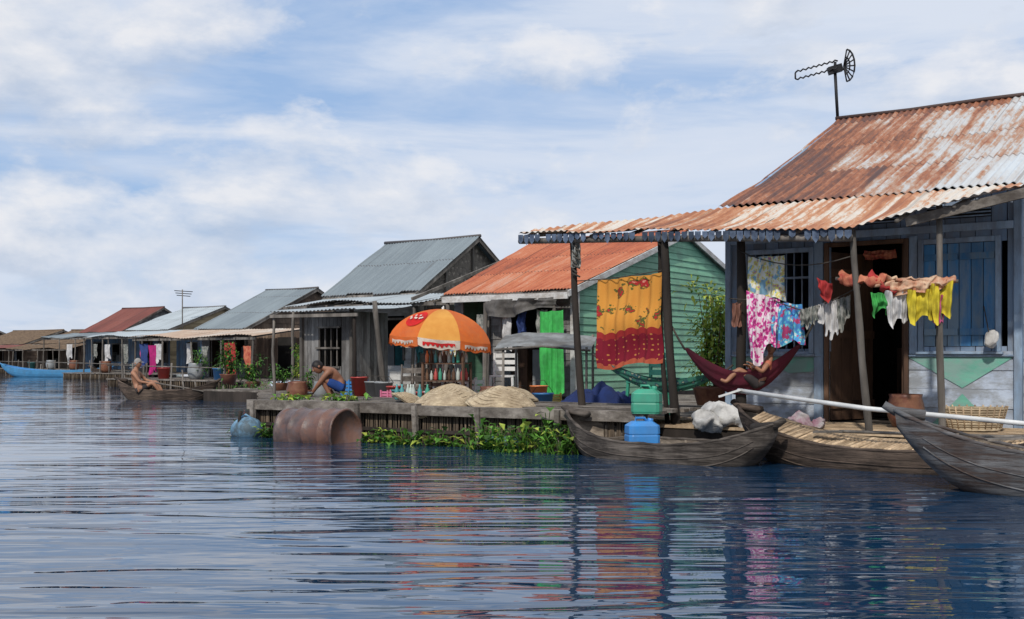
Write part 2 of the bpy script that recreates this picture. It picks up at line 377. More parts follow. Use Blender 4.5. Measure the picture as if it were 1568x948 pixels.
def post(mb,p,q,r,m,n=8):
    p=V(p);q=V(q); pts=[];rs=[]
    for i in range(8):
        t=i/7; o=V((noise.noise(p+V((t*2,0,0))),noise.noise(p+V((0,t*2,5))),0))*.045*math.sin(math.pi*t)
        pts.append(p.lerp(q,t)+o); rs.append(r*(1.1-.2*t)*R.uniform(.9,1.1))
    mb.tube(pts,rs,m,n)
def gable_house(name,O,deg,rx,ye,w,zf,ze,zp,roofm,wallF,wallG,wx,wy,holes=(),skew=0,plank=.16,wick_g=False,vert=False,pitch=.09,rows=3):
    F=frame(O[0],O[1],deg); e=emp(name,F((wx[0]+wx[1])/2,ye+w,zf)); x0,x1=rx
    sl=(zp-ze)/w; ln=math.hypot(w,zp-ze); u0=R.uniform(0,40)
    mb=MB()
    corr(mb,lambda a,b:F(lerp(x0+skew*(1-b),x1,a),ye+w*b,ze+(zp-ze)*b),x1-x0,ln,roofm,pitch,.012,12,rows,u0)
    corr(mb,lambda a,b:F(lerp(x0+skew*(1-b),x1,a),ye+2*w-w*b,ze+(zp-ze)*b),x1-x0,ln,roofm,pitch,.012,8,rows,u0+9)
    mb.tube([F(x0-.02,ye+w,zp+.01),F((x0+x1)/2,ye+w,zp-.01),F(x1+.02,ye+w,zp+.01)],.04,roofm,8)
    mb.build('roof',e)
    mb=MB()
    for yy,zz in ((ye,ze),(ye+2*w,ze)):
        for s in (x1-.03,):
            mb.beam(F(s,yy,zz-.06),F(s,ye+w,zp-.06),.03,.11,wood_grey)
    mb.beam(F(x0+skew+.03,ye+.03,ze-.06),F(x1-.05,ye+.03,ze-.06),.035,.09,wood_grey)
    k=x0+.3
    while k<x1-.05:
        mb.beam(F(k,ye+.02,ze-.06),F(k,ye+w,zp-.07),.04,.06,wood_grey); k+=.7
    mb.build('roof_trim',e)
    a,b=wx; yb=ye+2*w-(wy-ye); ztop=ze+sl*(wy-ye)-.04
    mb=MB()
    P=lambda x,o,z:F(x,wy+o,z)
    (vboards if vert else siding)(mb,P,a,b,zf,ztop,plank,wallF,holes)
    siding(mb,lambda x,o,z:F(x,yb-o,z),a,b,zf,ztop,plank,wallF)
    for (p,q,c,d) in holes:
        mb.beam(F(p,wy-.02,c),F(p,wy-.02,d+.03),.05,.04,wood_grey); mb.beam(F(q,wy-.02,c),F(q,wy-.02,d+.03),.05,.04,wood_grey); mb.beam(F(p-.05,wy-.025,d+.03),F(q+.05,wy-.025,d+.03),.04,.05,wood_grey)
    mb.build('front_and_back_wall',e)
    mb=MB()
    for xx,sg in ((b,1),(a,-1)):
        if wick_g:
            yy0,yy1=wy,yb; ym=ye+w
            pts=[(yy0,zf),(yy1,zf),(yy1,ztop),(ym,zp-.05),(yy0,ztop)]
            mb.face([F(xx+.01*sg,q,z) for q,z in pts],wicker,[(q,z) for q,z in pts])
            if sg>0:
                for k in range(5):
                    yy=lerp(wy,yb,k/4); zz=ze+sl*min(yy-ye,ye+2*w-yy)-.1; mb.beam(F(xx+.04,yy,zf),F(xx+.04,yy,zz),.05,.05,wood_grey)
                mb.beam(F(xx+.06,wy,ztop-.1),F(xx+.06,yb,ztop-.1),.04,.06,wood_grey)
            continue
        z=zf
        while z<zp-.06:
            zt=min(z+plank,zp-.06)
            def yr(zz):
                if zz<=ztop: return wy,yb
                d=(zz+.04-ze)/sl; return ye+d,ye+2*w-d
            l0,r0=yr(z);l1,r1=yr(zt)
            j=R.uniform(-.003,.003)
            o=.018*sg+j
            mb.box8([F(xx+o,l0,z),F(xx+o,r0,z),F(xx-.02*sg,r0,z),F(xx-.02*sg,l0,z),F(xx+j,l1,zt),F(xx+j,r1,zt),F(xx-.02*sg,r1,zt),F(xx-.02*sg,l1,zt)],wallG)
            z=zt
    mb.build('gable_walls',e)
    mb=MB()
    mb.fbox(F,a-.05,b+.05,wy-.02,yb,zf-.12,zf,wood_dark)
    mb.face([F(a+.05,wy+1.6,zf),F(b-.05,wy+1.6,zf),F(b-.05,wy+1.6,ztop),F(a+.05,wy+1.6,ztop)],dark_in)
    for i in range(5):
        xx=lerp(a+.3,b-.5,i/4); hh=R.uniform(.4,1.1); mb.fbox(F,xx,xx+R.uniform(.2,.45),wy+.8,wy+1.2,zf+.01,zf+hh,R.choice([wood_brown,c_grey,p_grey,wood_x,c_teal]))
    k=a
    while k<=b:
        mb.fbox(F,k,k+.3,wy,wy+.3,WL-.3,zf-.13,wood_dark); k+=1.2
    mb.build('floor_and_floats',e)
    return e,F
def awning(e,F,x0,x1,y0,y1,z0,z1,m,zfloor,posts=(),pitch=.09,pm_=None):
    mb=MB(); u0=R.uniform(0,30)
    corr(mb,lambda a,b:F(lerp(x0,x1,a),lerp(y1,y0,b),lerp(z1,z0,b)+.05*math.sin(a*9+u0)*(1-b)),x1-x0,math.hypot(y0-y1,z0-z1),m,pitch,.012,8,1,u0,.08)
    mb.build('awning_roof',e)
    mb=MB()
    mb.beam(F(x0,y1+.08,z1-.07),F(x1,y1+.08,z1-.07),.05,.07,wood_grey)
    k=x0+.2
    while k<x1: mb.beam(F(k,y1,z1-.05),F(k,y0,z0-.05),.04,.04,wood_grey); k+=.6
    for px in posts: post(mb,F(px+R.uniform(-.1,.1),y1+.1,zfloor-.3),F(px,y1+.1,z1-.05),.035,pm_ or wood_grey)
    mb.build('awning_frame',e)
# ------------------------------------------------------------ MAIN BLUE HOUSE
O0=(2.6,13.3); F0=frame(*O0,35)
winL=(.24,.994,1.28,2.39); door=(1.223,2.057,.45,2.43); winR=(2.264,2.99,1.30,2.40)
he=emp('blue_floating_house',F0(1.6,4,.45))
mb=MB(); X0,X1=-.07,4.3
ln=math.hypot(4.25,1.8)
corr(mb,lambda a,b:F0(lerp(X0,X1,a),-.165+4.25*b,2.97+1.8*b-.07*math.sin(math.pi*b)),X1-X0,ln,rust_main,.085,.013,30,3,3.3)
corr(mb,lambda a,b:F0(lerp(X0,X1,a),-.165+8.5-4.25*b,2.97+1.8*b),X1-X0,ln,rust_main,.085,.013,8,3,13)
mb.tube([F0(X0-.02,4.085,4.77),F0(1,4.085,4.76),F0(2,4.085,4.78),F0(X1,4.085,4.77)],.03,rust_main)
mb.build('roof',he)
mb=MB(); P=lambda x,o,z:F0(x,o,z); holes=(winL,door,winR)
vboards(mb,P,0,3.23,1.25,2.93,.155,blue_side,holes); mb.build('upper_wall',he)
mb=MB(); siding(mb,P,0,3.23,.45,1.25,.2,pale_side,holes,lap=.008); mb.build('lower_wall',he)
mb=MB()
def tri(pts):
    mb.face([F0(x,-.014,z) for x,z in pts],green_tri)
tri([(2.10,1.185),(3.16,1.185),(2.66,.86)]); tri([(2.34,.46),(2.98,.46),(2.66,.80)])
tri([(.40,1.185),(1.16,1.185),(1.16,1.03),(.75,1.0)]); tri([(.05,1.185),(.35,1.185),(.05,.95)])
mb.build('painted_panels',he)
mb=MB()
def frm(h,m,w=.055,pr=-.045):
    a,b,c,d=h
    mb.fbox(F0,a-w,a,pr,.03,c-w,d+w,m); mb.fbox(F0,b,b+w,pr,.03,c-w,d+w,m)
    mb.fbox(F0,a,b,pr+.003,.03,d,d+w,m)
    if c>.6: mb.fbox(F0,a-w-.02,b+w+.02,pr-.02,.03,c-w-.03,c-w,m)
frm(winL,frame_blue); frm(winR,frame_blue); frm(door,wood_brown,.05)
mb.fbox(F0,-.03,.04,-.05,.05,.45,2.9,frame_blue); mb.fbox(F0,3.17,3.25,-.05,.04,.45,2.9,frame_blue)
mb.fbox(F0,1.05,1.16,-.03,.02,.45,2.5,frame_blue); mb.fbox(F0,2.11,2.2,-.03,.02,1.22,2.5,frame_blue)
mb.fbox(F0,.04,3.17,-.055,.0,2.52,2.60,frame_blue)
mb.fbox(F0,.04,1.165,-.04,.0,1.19,1.213,frame_blue); mb.fbox(F0,2.11,3.17,-.04,.0,1.19,1.213,frame_blue)
mb.build('trim',he,bevel=.006)
mb=MB()
for (a,b) in ((.3,.95),(1.25,2.0),(2.3,2.95)):
    mb.fbox(F0,a,b,-.03,-.002,2.66,2.80,dark_in)
    for i in range(4): mb.fbox(F0,a,b,-.045,-.031,2.668+i*.036,2.682+i*.036,frame_blue)
mb.build('vents',he)
mb=MB()
a,b,c,d=winR; n=6
for i in range(n):
    x=a+(b-a)*i/n; mb.fbox(F0,x+.004,x+(b-a)/n-.004,-.012+R.uniform(-.004,.004),.015,c+.005,d-.005,shut_blue)
for z in (c+.12,d-.18): mb.fbox(F0,a+.01,(a+b)/2-.01,-.035,-.017,z,z+.07,shut_blue); mb.fbox(F0,(a+b)/2+.01,b-.01,-.035,-.017,z,z+.07,shut_blue)
mb.build('window_shutters',he)
mb=MB(); a,b,c,d=winL
for i in range(1,8): mb.tube([F0(a+(b-a)*i/8,.01,c),F0(a+(b-a)*i/8,.01,d)],.009,frame_blue,6)
for z in (c+.35,d-.3): mb.fbox(F0,a,b,0,.012,z,z+.025,frame_blue)
mb.build('window_bars',he)
mb=MB(); hx=1.235
D=lambda x,y,z:F0(hx+x*.34-y*.94,.02+x*.94+y*.34,z)
for i in range(4): mb.fbox(D,i*.19,i*.19+.183,0,.03,.47,2.38,wood_brown)
for z in (.6,1.4,2.1): mb.fbox(D,0,.76,-.02,-.001,z,z+.09,wood_brown)
mb.build('door_leaf',he)
mb=MB()
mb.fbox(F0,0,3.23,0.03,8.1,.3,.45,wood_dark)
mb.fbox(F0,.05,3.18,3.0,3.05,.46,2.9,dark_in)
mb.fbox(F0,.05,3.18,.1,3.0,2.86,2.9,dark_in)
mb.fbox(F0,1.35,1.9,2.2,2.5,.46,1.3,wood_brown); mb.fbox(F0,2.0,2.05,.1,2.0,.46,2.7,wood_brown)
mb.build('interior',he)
mb=MB()
for xx,sg in ((3.23,1),(0,-1)):
    z=.45
    while z<4.6:
        zt=z+.18
        def yr(zz):
            if zz<2.95: return .03,8.1
            q=(zz+.05-2.97)/(1.8/4.25); return max(.03,-.165+q),8.335-q
        l0,r0=yr(z);l1,r1=yr(zt)
        if r1>l1:
            o=.015*sg
            mb.box8([F0(xx+o,l0,z),F0(xx+o,r0,z),F0(xx-.03*sg,r0,z),F0(xx-.03*sg,l0,z),F0(xx,l1,zt),F0(xx,r1,zt),F0(xx-.03*sg,r1,zt),F0(xx-.03*sg,l1,zt)],white_side if sg>0 else blue_side)
        z=zt
siding(mb,lambda x,o,z:F0(x,8.1-o,z),0,3.23,.45,2.93,.2,blue_side)
mb.build('side_walls',he)
# porch roof
ktab=[(-2.15,.225),(0,.284),(2,.34),(3.5,.152),(4.3,.12)]
ytop=lambda x: pw(x,[(-2.15,-1.05),(-.06,-.165),(4.3,-.165)])
ybot=lambda x: pw(x,[(-2.15,-1.36),(0,-1.5),(2.0,-1.66),(3.5,-1.30),(4.3,-1.2)])
zr=lambda x,y: 2.95+pw(x,ktab)*(y+.165)
def pf(a,b):
    x=lerp(-2.15,4.3,a); yb=ybot(x)+.04*math.sin(int((x+3)/.8)*2.3); y=lerp(yb,ytop(x),b); return F0(x,y,zr(x,y)-.03*math.sin(math.pi*b))
mb=MB()
def pfc(a,b):
    x=lerp(-2.15,4.3,a); return pf(a,b)+V((0,0,math.sin(x/.085*2*math.pi)*.010+noise.noise(V((x,b*2,1)))*.025+(int((x+3)/.8)%2)*.006))
mb.grid(pfc,460,10,rust_porch,lambda a,b:(a*6.45+7,b*1.35+.1)); mb.build('porch_roof',he)
mb=MB()
xs=-2.1
while xs<4.2:
    mb.tube([F0(xs,ybot(xs)+.05,zr(xs,ybot(xs))-.05),F0(xs,min(ytop(xs),-.02),zr(xs,ytop(xs))-.05)],.022,wood_grey,6); xs+=.5
def edge(x,o=.06,dz=-.09): return F0(x,ybot(x)+o,zr(x,ybot(x))+dz)
mb.tube([edge(-2.15),edge(-1),edge(0),edge(1),edge(2)],.035,wood_grey,8)
mb.beam(F0(2.45,-1.36,2.50),F0(4.2,-1.30,2.83),.04,.09,wood_x)
mb.tube([F0(-2.0,-1.1,2.68),F0(0,-.6,2.74),F0(0,0,2.75)],.03,wood_grey,6)
mb.build('porch_rafters',he)
mb=MB()
post(mb,F0(-1.27,-1.25,.3),F0(-1.43,-1.25,2.66),.040,wood_dark)
post(mb,F0(.02,-1.4,.2),F0(-.15,-1.4,2.55),.048,wood_dark)
post(mb,F0(-.16,-1.25,.2),F0(-.26,-1.3,2.6),.026,wood_dark)
post(mb,F0(.6,-1.0,.2),F0(.58,-1.0,2.65),.055,wood_dark)
post(mb,F0(2.15,-1.5,.2),F0(1.97,-1.5,2.45),.036,wood_grey)
post(mb,F0(2.74,-1.15,.2),F0(2.72,-1.2,2.66),.034,wood_grey)
mb.build('porch_posts',he)
mb=MB(); x=-2.12
vm=pm('valance_paint',(.12,.16,.23),(.04,.055,.09),8,isl=.8)
while x<1.95:
    if R.random()<.93:
        a=edge(x,-.005+R.uniform(-.01,.01),-.02);b=edge(x+.07,-.005,-.02); dz=V((0,0,-.045-.035*R.random())); m_=(a+b)/2+dz*1.6
        mb.face([a,b,b+dz,m_,a+dz],vm)
    x+=.083
mb.build('porch_valance',he)
mb=MB()
deck(mb,F0,-1.2,3.9,-1.62,0,.45,.055,bamboo,.03)
mb.fbox(F0,-1.2,3.9,-1.6,-1.53,.22,.41,wood_dark)
for i in range(8): mb.tube([F0(-1.1+i*.7,-1.5,.18),F0(-1.1+i*.7,7.5,.18)],.12,bam_dark,8)
mb.build('porch_deck',he)
# antenna
mb=MB(); A=V((4.90,16.7,4.75)); T=V((4.86,16.7,5.48))
mb.tube([A,A+V((-.02,0,.35)),T],.024,black); mb.beam(A,A+V((.05,.25,-.1)),.04,.04,black)
L=V((4.30,16.85,5.44)); Rr=V((5.02,16.6,5.55))
top=[];bot=[]
for i in range(17):
    t=i/16; p=L.lerp(Rr+V((-.15,0,0)),t); s=1 if i%2 else -1
    top.append(p+V((0,0,.07+.012*s))); bot.append(p+V((0,0,-.045-.012*s)))
mb.tube(top,.013,black,6); mb.tube(bot,.013,black,6); mb.tube([top[0],bot[0]],.013,black,6)
C=Rr+V((-.06,0,-.02))
rim=[]
for i in range(9):
    t=-math.pi/2+math.pi*i/8; q=C+V((.03+.12*math.cos(t),-.05,.24*math.sin(t))); rim.append(q); mb.tube([C,q],.011,black,6)
mb.tube(rim,.013,black,6)
rim=[C+V((.01+.07*math.cos(-math.pi/2+math.pi*i/8),-.04,.13*math.sin(-math.pi/2+math.pi*i/8))) for i in range(9)]; mb.tube(rim,.011,black,6)
mb.beam(T+V((-.10,0,.0)),T+V((.1,0,.06)),.1,.11,black); mb.tube([T,T+V((.0,0,.14))],.022,black,6)
mb.build('television_antenna')
# ------------------------------------------------------------ GREEN HOUSE
ge,GF=gable_house('green_floating_house',(.95,18.7),35,(-3.75,0),0,4.5,.5,2.32,3.73,rust_orange,grey_side,green_side,(-2.7,-.1),.35,
   holes=((-2.5,-1.9,.5,2.2),(-1.6,-.5,.5,2.2)),skew=1.05,plank=.125)
mb=MB(); mb.fbox(GF,-.12,.0,.25,.36,.5,2.35,white_side)
mb.fbox(GF,-.13,-.06,8.6,8.7,.5,2.3,white_side); mb.beam(GF(-2.7,-.02,2.22),GF(0,-.02,2.22),.03,.11,white_side)
mb.beam(GF(.02,-.03,2.25),GF(.02,4.5,3.66),.03,.1,white_side); mb.beam(GF(.02,9.03,2.25),GF(.02,4.5,3.66),.03,.1,white_side)
for x in (-2.6,-1.75,-.3): post(mb,GF(x,-.0,.4),GF(x,.02,2.25),.04,wood_grey)
mb.build('white_trim',ge)
# ------------------------------------------------------------ GREY ROOF HOUSE
re,RF=gable_house('grey_roofed_floating_house',(-2.06,24.3),35,(-2.95,0),0,2.27,.5,2.6,4.02,metal_grey,white_side,wicker,(-2.7,-.25),.25,
   holes=((-2.3,-1.6,.5,2.1),(-1.2,-.6,1.1,2.0)),wick_g=True,rows=2)
awning(re,RF,-2.9,2.2,.1,-1.3,2.55,2.33,metal_light,.45,(-2.6,-1.4,-.2,.9,2.0))
mb=MB(); a,b=0.0,2.2
mb.face([RF(a,.3,.45),RF(b,.3,.45),RF(b,.3,2.45),RF(a,.3,2.45)],wicker,[(0,0),(2.2,0),(2.2,2),(0,2)])
for x in (0,.75,1.5,2.2): mb.beam(RF(x,.27,.4),RF(x,.27,2.45),.05,.05,wood_grey)
mb.build('woven_side_wall',re)
mb=MB(); deck(mb,RF,-4.2,3,-2.4,.2,.45,.18,wood_x); mb.fbox(RF,-4.2,3,-2.4,-2.32,.2,.42,wood_dark); mb.build('deck',re)
SF=frame(-4.05,21.6,28); se=emp('wooden_shed',SF(.7,.8,.5))
mb=MB(); 
vboards(mb,lambda x,o,z:SF(x,o,z),0,1.15,.5,2.05,.09,grey_side,((.35,.85,1.0,1.75),))
vboards(mb,lambda x,o,z:SF(1.15-o,x,z),0,1.2,.5,2.05,.12,grey_side); vboards(mb,lambda x,o,z:SF(0+o,x,z),0,1.2,.5,2.05,.12,grey_side)
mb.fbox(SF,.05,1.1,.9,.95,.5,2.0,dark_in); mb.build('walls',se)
mb=MB()
for i in range(4): mb.beam(SF(.38+i*.14,.0,1.0),SF(.38+i*.14,0,1.75),.02,.02,wood_grey)
for z in (.98,1.35,1.75): mb.beam(SF(.32,-.03,z),SF(.88,-.03,z),.035,.035,wood_grey)
for x in (-.02,1.17): mb.beam(SF(x,-.04,.4),SF(x,-.04,2.1),.06,.06,wood_grey)
mb.build('window_frame',se)
mb=MB(); corr(mb,lambda a,b:SF(lerp(-.45,1.6,a),lerp(-.5,1.4,b),2.05+.16*b),2.05,1.9,metal_light,.09,.012,6,1,4)
mb.build('roof',se); mb=MB(); mb.beam(SF(-.45,-.45,1.96),SF(1.6,-.45,1.96),.05,.06,wood_grey); post(mb,SF(-.4,-.4,.3),SF(-.4,-.4,2),.03,wood_grey); post(mb,SF(1.5,-.4,.3),SF(1.5,-.4,2),.035,wood_dark)
post(mb,SF(2.2,-.4,.3),SF(1.95,-.4,2.2),.05,wood_grey); mb.build('roof_frame',se)
# ------------------------------------------------------------ FAR HOUSES
def far(name,O,L,w,ze,zp,roofm,wf,wg,aw=1.5,aws=awn_tan,ext=0.8,vert=True):
    e,F=gable_house(name,O,35,(-L,0),0,w,.5,ze,zp,roofm,wf,wg,(-L+.15,-.2),.3,holes=((-L*.75,-L*.5,.5,1.9),(-L*.3,-L*.12,.9,1.8)),vert=vert,pitch=.13,rows=2,plank=.18)
    awning(e,F,-L-.6,ext,.1,-aw,ze-.02,ze-.3,aws,.45,[-L-.5+i*(L+ext+.4)/4 for i in range(5)],.13)
    mb=MB(); deck(mb,F,-L-.8,ext+.3,-aw-.8,.3,.48,.2,wood_x); mb.fbox(F,-L-.8,ext+.3,-aw-.7,-aw-.62,.15,.43,wood_dark)
    k=-L-.7
    while k<ext+.2:
        mb.tube([F(k,-aw-.76,.12),F(k+R.uniform(-.03,.03),-aw-.76,.44)],R.uniform(.015,.03),bam_dark,5); k+=.09
    k=-L-.6
    while k<ext: 
        post(mb,F(k,-aw-.75,.1),F(k+R.uniform(-.1,.1),-aw-.75,.48+R.choice([0,.3,.5])),.03,wood_grey); k+=.6
    mb.tube([F(-L-.8,-aw-.75,.9),F(ext,-aw-.75,.84)],.018,wood_grey,6)
    mb.build('deck',e)
    if ext>1:
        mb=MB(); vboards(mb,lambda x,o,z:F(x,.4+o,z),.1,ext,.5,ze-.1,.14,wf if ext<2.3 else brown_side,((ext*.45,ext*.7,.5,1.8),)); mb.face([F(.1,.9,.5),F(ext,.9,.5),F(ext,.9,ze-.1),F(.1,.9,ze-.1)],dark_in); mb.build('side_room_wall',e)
    return e,F
e3,H3=far('grey_weathered_floating_house',(-8.66,36),2.6,3.3,2.09,3.57,metal_grey,grey_side,brown_side,2.0,awn_tan,2.6)
e4,H4=far('yellow_gabled_floating_house',(-14.9,48),3.0,3.2,2.33,3.46,metal_light,blue_far,yel_side,1.8,metal_light,2.0)
e5,H5=far('red_roofed_floating_house',(-20.1,57),3.6,2.7,2.44,3.81,rust_red,blue_far,grey_side,1.8,metal_grey,1.5)
e6,H6=far('brown_thatched_floating_house',(-24.2,62),4.6,2.6,1.9,2.75,thatch,brown_side,brown_side,1.2,thatch,.8)
e7,H7=far('brown_thatched_floating_house',(-29.0,66),5.5,2.6,1.9,2.8,thatch,brown_side,brown_side,1.2,rust_red,.8)
e8,H8=far('brown_thatched_floating_house',(-37,74),6.5,2.8,2.0,3.0,thatch,brown_side,brown_side,1.2,thatch,.8)
mb=MB(); p=V((-14.4,48.5,2.0)); mb.tube([p,p+V((0,0,2.1))],.025,wood_grey,6)
for k in range(3): mb.tube([p+V((-.35+.05*k,0,2.05-.1*k)),p+V((.45-.05*k,0,2.0-.1*k))],.018,black,5)
mb.build('television_antenna')
# ------------------------------------------------------------ FRONT PLATFORM
PF=frame(-3.25,14.2,33); pe=emp('wooden_platform',PF(2.5,1,.6))
mb=MB(); deck(mb,PF,lambda y:-1.0*y*.3,5.4,.04,1.9,.62,.15,wood_x); mb.build('front_deck',pe)
mb=MB(); deck(mb,PF,lambda y:-1.03*y,7.0,1.9,9.5,.45,.17,wood_x); mb.build('rear_deck',pe)
mb=MB()
mb.beam(PF(-.12,-.03,.58),PF(2.62,-.03,.59),.10,.12,wood_x); mb.beam(PF(2.64,-.035,.575),PF(5.5,-.035,.585),.10,.11,wood_x)
mb.beam(PF(-.05,-.0,.34),PF(5.4,-.0,.33),.03,.04,wood_dark)
for x in (0,1.75,2.62,3.5,4.5): mb.beam(PF(x,-.075,0.1),PF(x+R.uniform(-.02,.02),-.095,.63),.06,.05,wood_x)
for yy in range(5): mb.beam(PF(-.3*yy*.4,.4*yy,.1),PF(-.3*yy*.4,.4*yy,.6),.06,.06,wood_dark)
mb.build('edge_frame',pe)
mb=MB(); x=0.02
while x<5.4:
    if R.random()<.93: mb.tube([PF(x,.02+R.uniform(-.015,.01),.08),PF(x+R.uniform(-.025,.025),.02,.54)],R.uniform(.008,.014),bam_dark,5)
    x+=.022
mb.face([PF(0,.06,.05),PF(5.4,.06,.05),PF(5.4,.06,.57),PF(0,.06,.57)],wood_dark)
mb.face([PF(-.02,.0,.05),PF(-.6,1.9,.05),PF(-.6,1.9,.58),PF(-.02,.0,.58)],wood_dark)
mb.build('bamboo_skirt',pe)
mb=MB()
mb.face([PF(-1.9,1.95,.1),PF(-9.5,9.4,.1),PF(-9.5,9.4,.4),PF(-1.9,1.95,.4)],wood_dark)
mb.build('side_skirt',pe)
mb=MB(); post(mb,(-3.38,13.75,.0),(-3.36,13.75,.52),.025,wood_dark); mb.build('mooring_stake')
# drum
mb=MB(); ax=(PF(1,0,0)-PF(0,0,0)); c=PF(1.05,-.5,.30)
pr=[(.0,.02),(.262,.02),(.262,0),(.29,0),(.29,.03),(.275,.04)]
for k in range(1,4): pr+= [(.273,.02+k*.22-.03),(.292,.02+k*.22-.008),(.292,.02+k*.22+.008),(.273,.02+k*.22+.03)]
pr+=[(.275,.85),(.29,.86),(.29,.89),(.262,.89),(.262,.87),(0,.87)]
mb.lathe(c,pr,drum,32,ax)
for v in mb.v: v+=V((1,1,1))*noise.noise(v*4)*.018
mb.build('rusty_oil_drum')
mb=MB(); mb.lathe(PF(.15,-.35,.28),[(.02,-.2),(.10,-.17),(.15,-.08),(.16,.05),(.13,.16),(.05,.2)],p_float,14,V((.8,-.5,.1)))
mb.tube([PF(.15,-.35,.42)+V((-.08,0,0)),PF(.15,-.35,.47),PF(.15,-.35,.42)+V((.08,0,0))],.014,p_float,6); mb.build('plastic_float')
mb=MB(); mb.lathe(V((-.12,12.05,.24)),[(.02,-.2),(.08,-.18),(.09,-.05),(.09,.1),(.07,.18),(.03,.2)],p_float,12,V((.9,-.3,.05))); mb.tube([V((.1,11.98,.25)),V((.16,11.96,.26))],.025,p_float,6); mb.build('plastic_float')
def conebasket(name,c,r,h,tilt,sq=1):
    mb=MB(); pr=[(0.01,h*1.0)]
    for i in range(1,13):
        t=i/12; pr.append((r*t,h*(1-t**2.2)))
    pr+=[(r*1.02,-.02),(r*.97,-.03),(r*.7,.25*h),(0.01,h*.85)]
    mb.lathe(c,pr,straw,36,V(tilt),sq,.14)
    a=V(tilt).normalized(); u=a.cross(V((1,0,0))).normalized(); w_=a.cross(u)
    for k in range(1,10):
        rr=r*k/9; pts=[]
        for q in range(31):
            t=2*math.pi*q/30; pts.append(V(c)+a*(h*(1-(k/9)**2.2)+.001)+(u*math.cos(t)+w_*math.sin(t)*sq)*rr)
        mb.tube(pts,.0035 if k<9 else .013,straw,4,False)
    s0=R.uniform(0,9)
    for v in mb.v:
        q=v-V(c); v.z+= .055*math.sin(q.x*7+s0)*min(1,q.length/r)+.02*noise.noise(v*6)
    return mb.build(name)
conebasket('straw_winnowing_basket',PF(2.62,.45,.66),.44,.14,(-.15,-.25,1))
conebasket('straw_winnowing_basket',PF(3.45,.5,.66),.44,.14,(.22,-.2,1))
conebasket('straw_winnowing_basket',PF(1.75,.9,.65),.22,.08,(.1,-.1,1))
conebasket('straw_winnowing_basket',PF(3.1,1.2,.66),.30,.14,(-.2,.05,1))
# plants
def water_plants(name,spots_,ms=(leaf1,leaf3),hh=.22):
    mb=MB()
    for (p,rad,n) in spots_:
        p=V(p)
        for i in range(n):
            a=R.uniform(0,6.28); r_=rad*R.random()**.7; b0=p+V((r_*math.cos(a),r_*math.sin(a)*.45,0))
            h=R.uniform(.15,1)**1.4*hh*(1.15-.6*r_/rad); lean=V((R.uniform(-.6,.6),R.uniform(-.6,.3),1)).normalized()
            tip=b0+lean*h; mb.tube([b0,tip],.004,ms[0],4,False)
            mb.leaf(tip,V((R.uniform(-1,1),R.uniform(-1,.4),R.uniform(-.3,.7))),R.uniform(.06,.14),R.uniform(.045,.10),R.choice(ms),.25)
    return mb.build(name)
lm=(leaf1,leaf1,leaf3,leaf2)
water_plants('water_hyacinth',[(PF(2.2,-.22,.18),.2,70),(PF(2.6,-.25,.18),.18,60),(PF(3.0,-.2,.18),.16,45),(PF(3.3,-.2,.18),.12,20)],lm,hh=.2)
water_plants('water_hyacinth',[(PF(3.75,-.3,.18),.24,110),(PF(4.25,-.4,.18),.32,130),(PF(4.75,-.35,.18),.24,70),(PF(4.4,-.15,.3),.25,60)],lm,hh=.36)
water_plants('water_hyacinth',[(PF(.55,-.3,.18),.12,40),(PF(-.15,-.1,.18),.16,40)],lm,hh=.22)
water_plants('deck_herbs',[(PF(.2,.4,.6),.25,50),(PF(.8,.8,.6),.35,70)],(leaf1,leaf2),.12)
def shrub(name,c,h,r,n,ms,pot=None,ls=.1,lw=.04,trunks=5):
    mb=MB(); c=V(c); z0=0
    if pot: mb.lathe(c,[(.0,0),(r*.35,0),(r*.5,r*.55),(r*.55,r*.62),(r*.46,r*.62),(r*.44,r*.5),(0,r*.5)],pot,16); z0=r*.5
    cl_=[]
    for i in range(trunks):
        a=R.uniform(0,6.28); tp=c+V((math.cos(a)*r*.6*R.random(),math.sin(a)*r*.6*R.random(),h*R.uniform(.65,1)))
        mid=c.lerp(tp,.5)+V((R.uniform(-.1,.1)*r,R.uniform(-.1,.1)*r,0)); b0=c+V((0,0,z0))
        mb.tube([b0,mid,tp],[.014,.01,.004],wood_brown,5)
        for k in range(5): cl_.append((b0.lerp(tp,.25+.75*k/4)+V((R.uniform(-1,1),R.uniform(-1,1),R.uniform(-.5,.5)))*r*.35))
    for i in range(n):
        q=R.choice(cl_); d=V((R.gauss(0,1),R.gauss(0,1),R.gauss(.3,.8))).normalized()
        mb.leaf(q+d*R.uniform(0,r*.32),d,R.uniform(.6,1.2)*ls,R.uniform(.7,1.2)*lw,R.choice(ms))
    return mb.build(name)
shrub('leafy_shrub',(2.62,14.3,.45),1.7,.58,1500,(leaf2,leaf2,leaf2,leaf1),ceramic,.11,.05,14)
shrub('potted_plant',(-4.15,22,.5),.95,.33,420,(leaf2,leaf1),ceramic,.12,.04,6)
shrub('potted_plant',(-3.75,20.4,.45),.5,.2,140,(leaf1,leaf3),ceramic,.1,.04,4)
shrub('potted_plant',(-7.4,29,.45),1.0,.45,420,(leaf1,leaf3),ceramic,.14,.06,6)
shrub('potted_plant',(-6.6,28.3,.3),.8,.4,300,(leaf1,leaf3),ceramic,.14,.06,6)
shrub('potted_plant',(-9.6,34,.45),.9,.4,260,(leaf3,leaf1),p_teal,.15,.06,6)
shrub('potted_plant',(-5.0,24,.4),.6,.35,220,(leaf1,leaf3),ceramic,.12,.05,5)
water_plants('water_hyacinth',[((-5.3,25,.2),.9,120),((-6.6,26.6,.2),.8,120)],(leaf1,leaf3),.45)
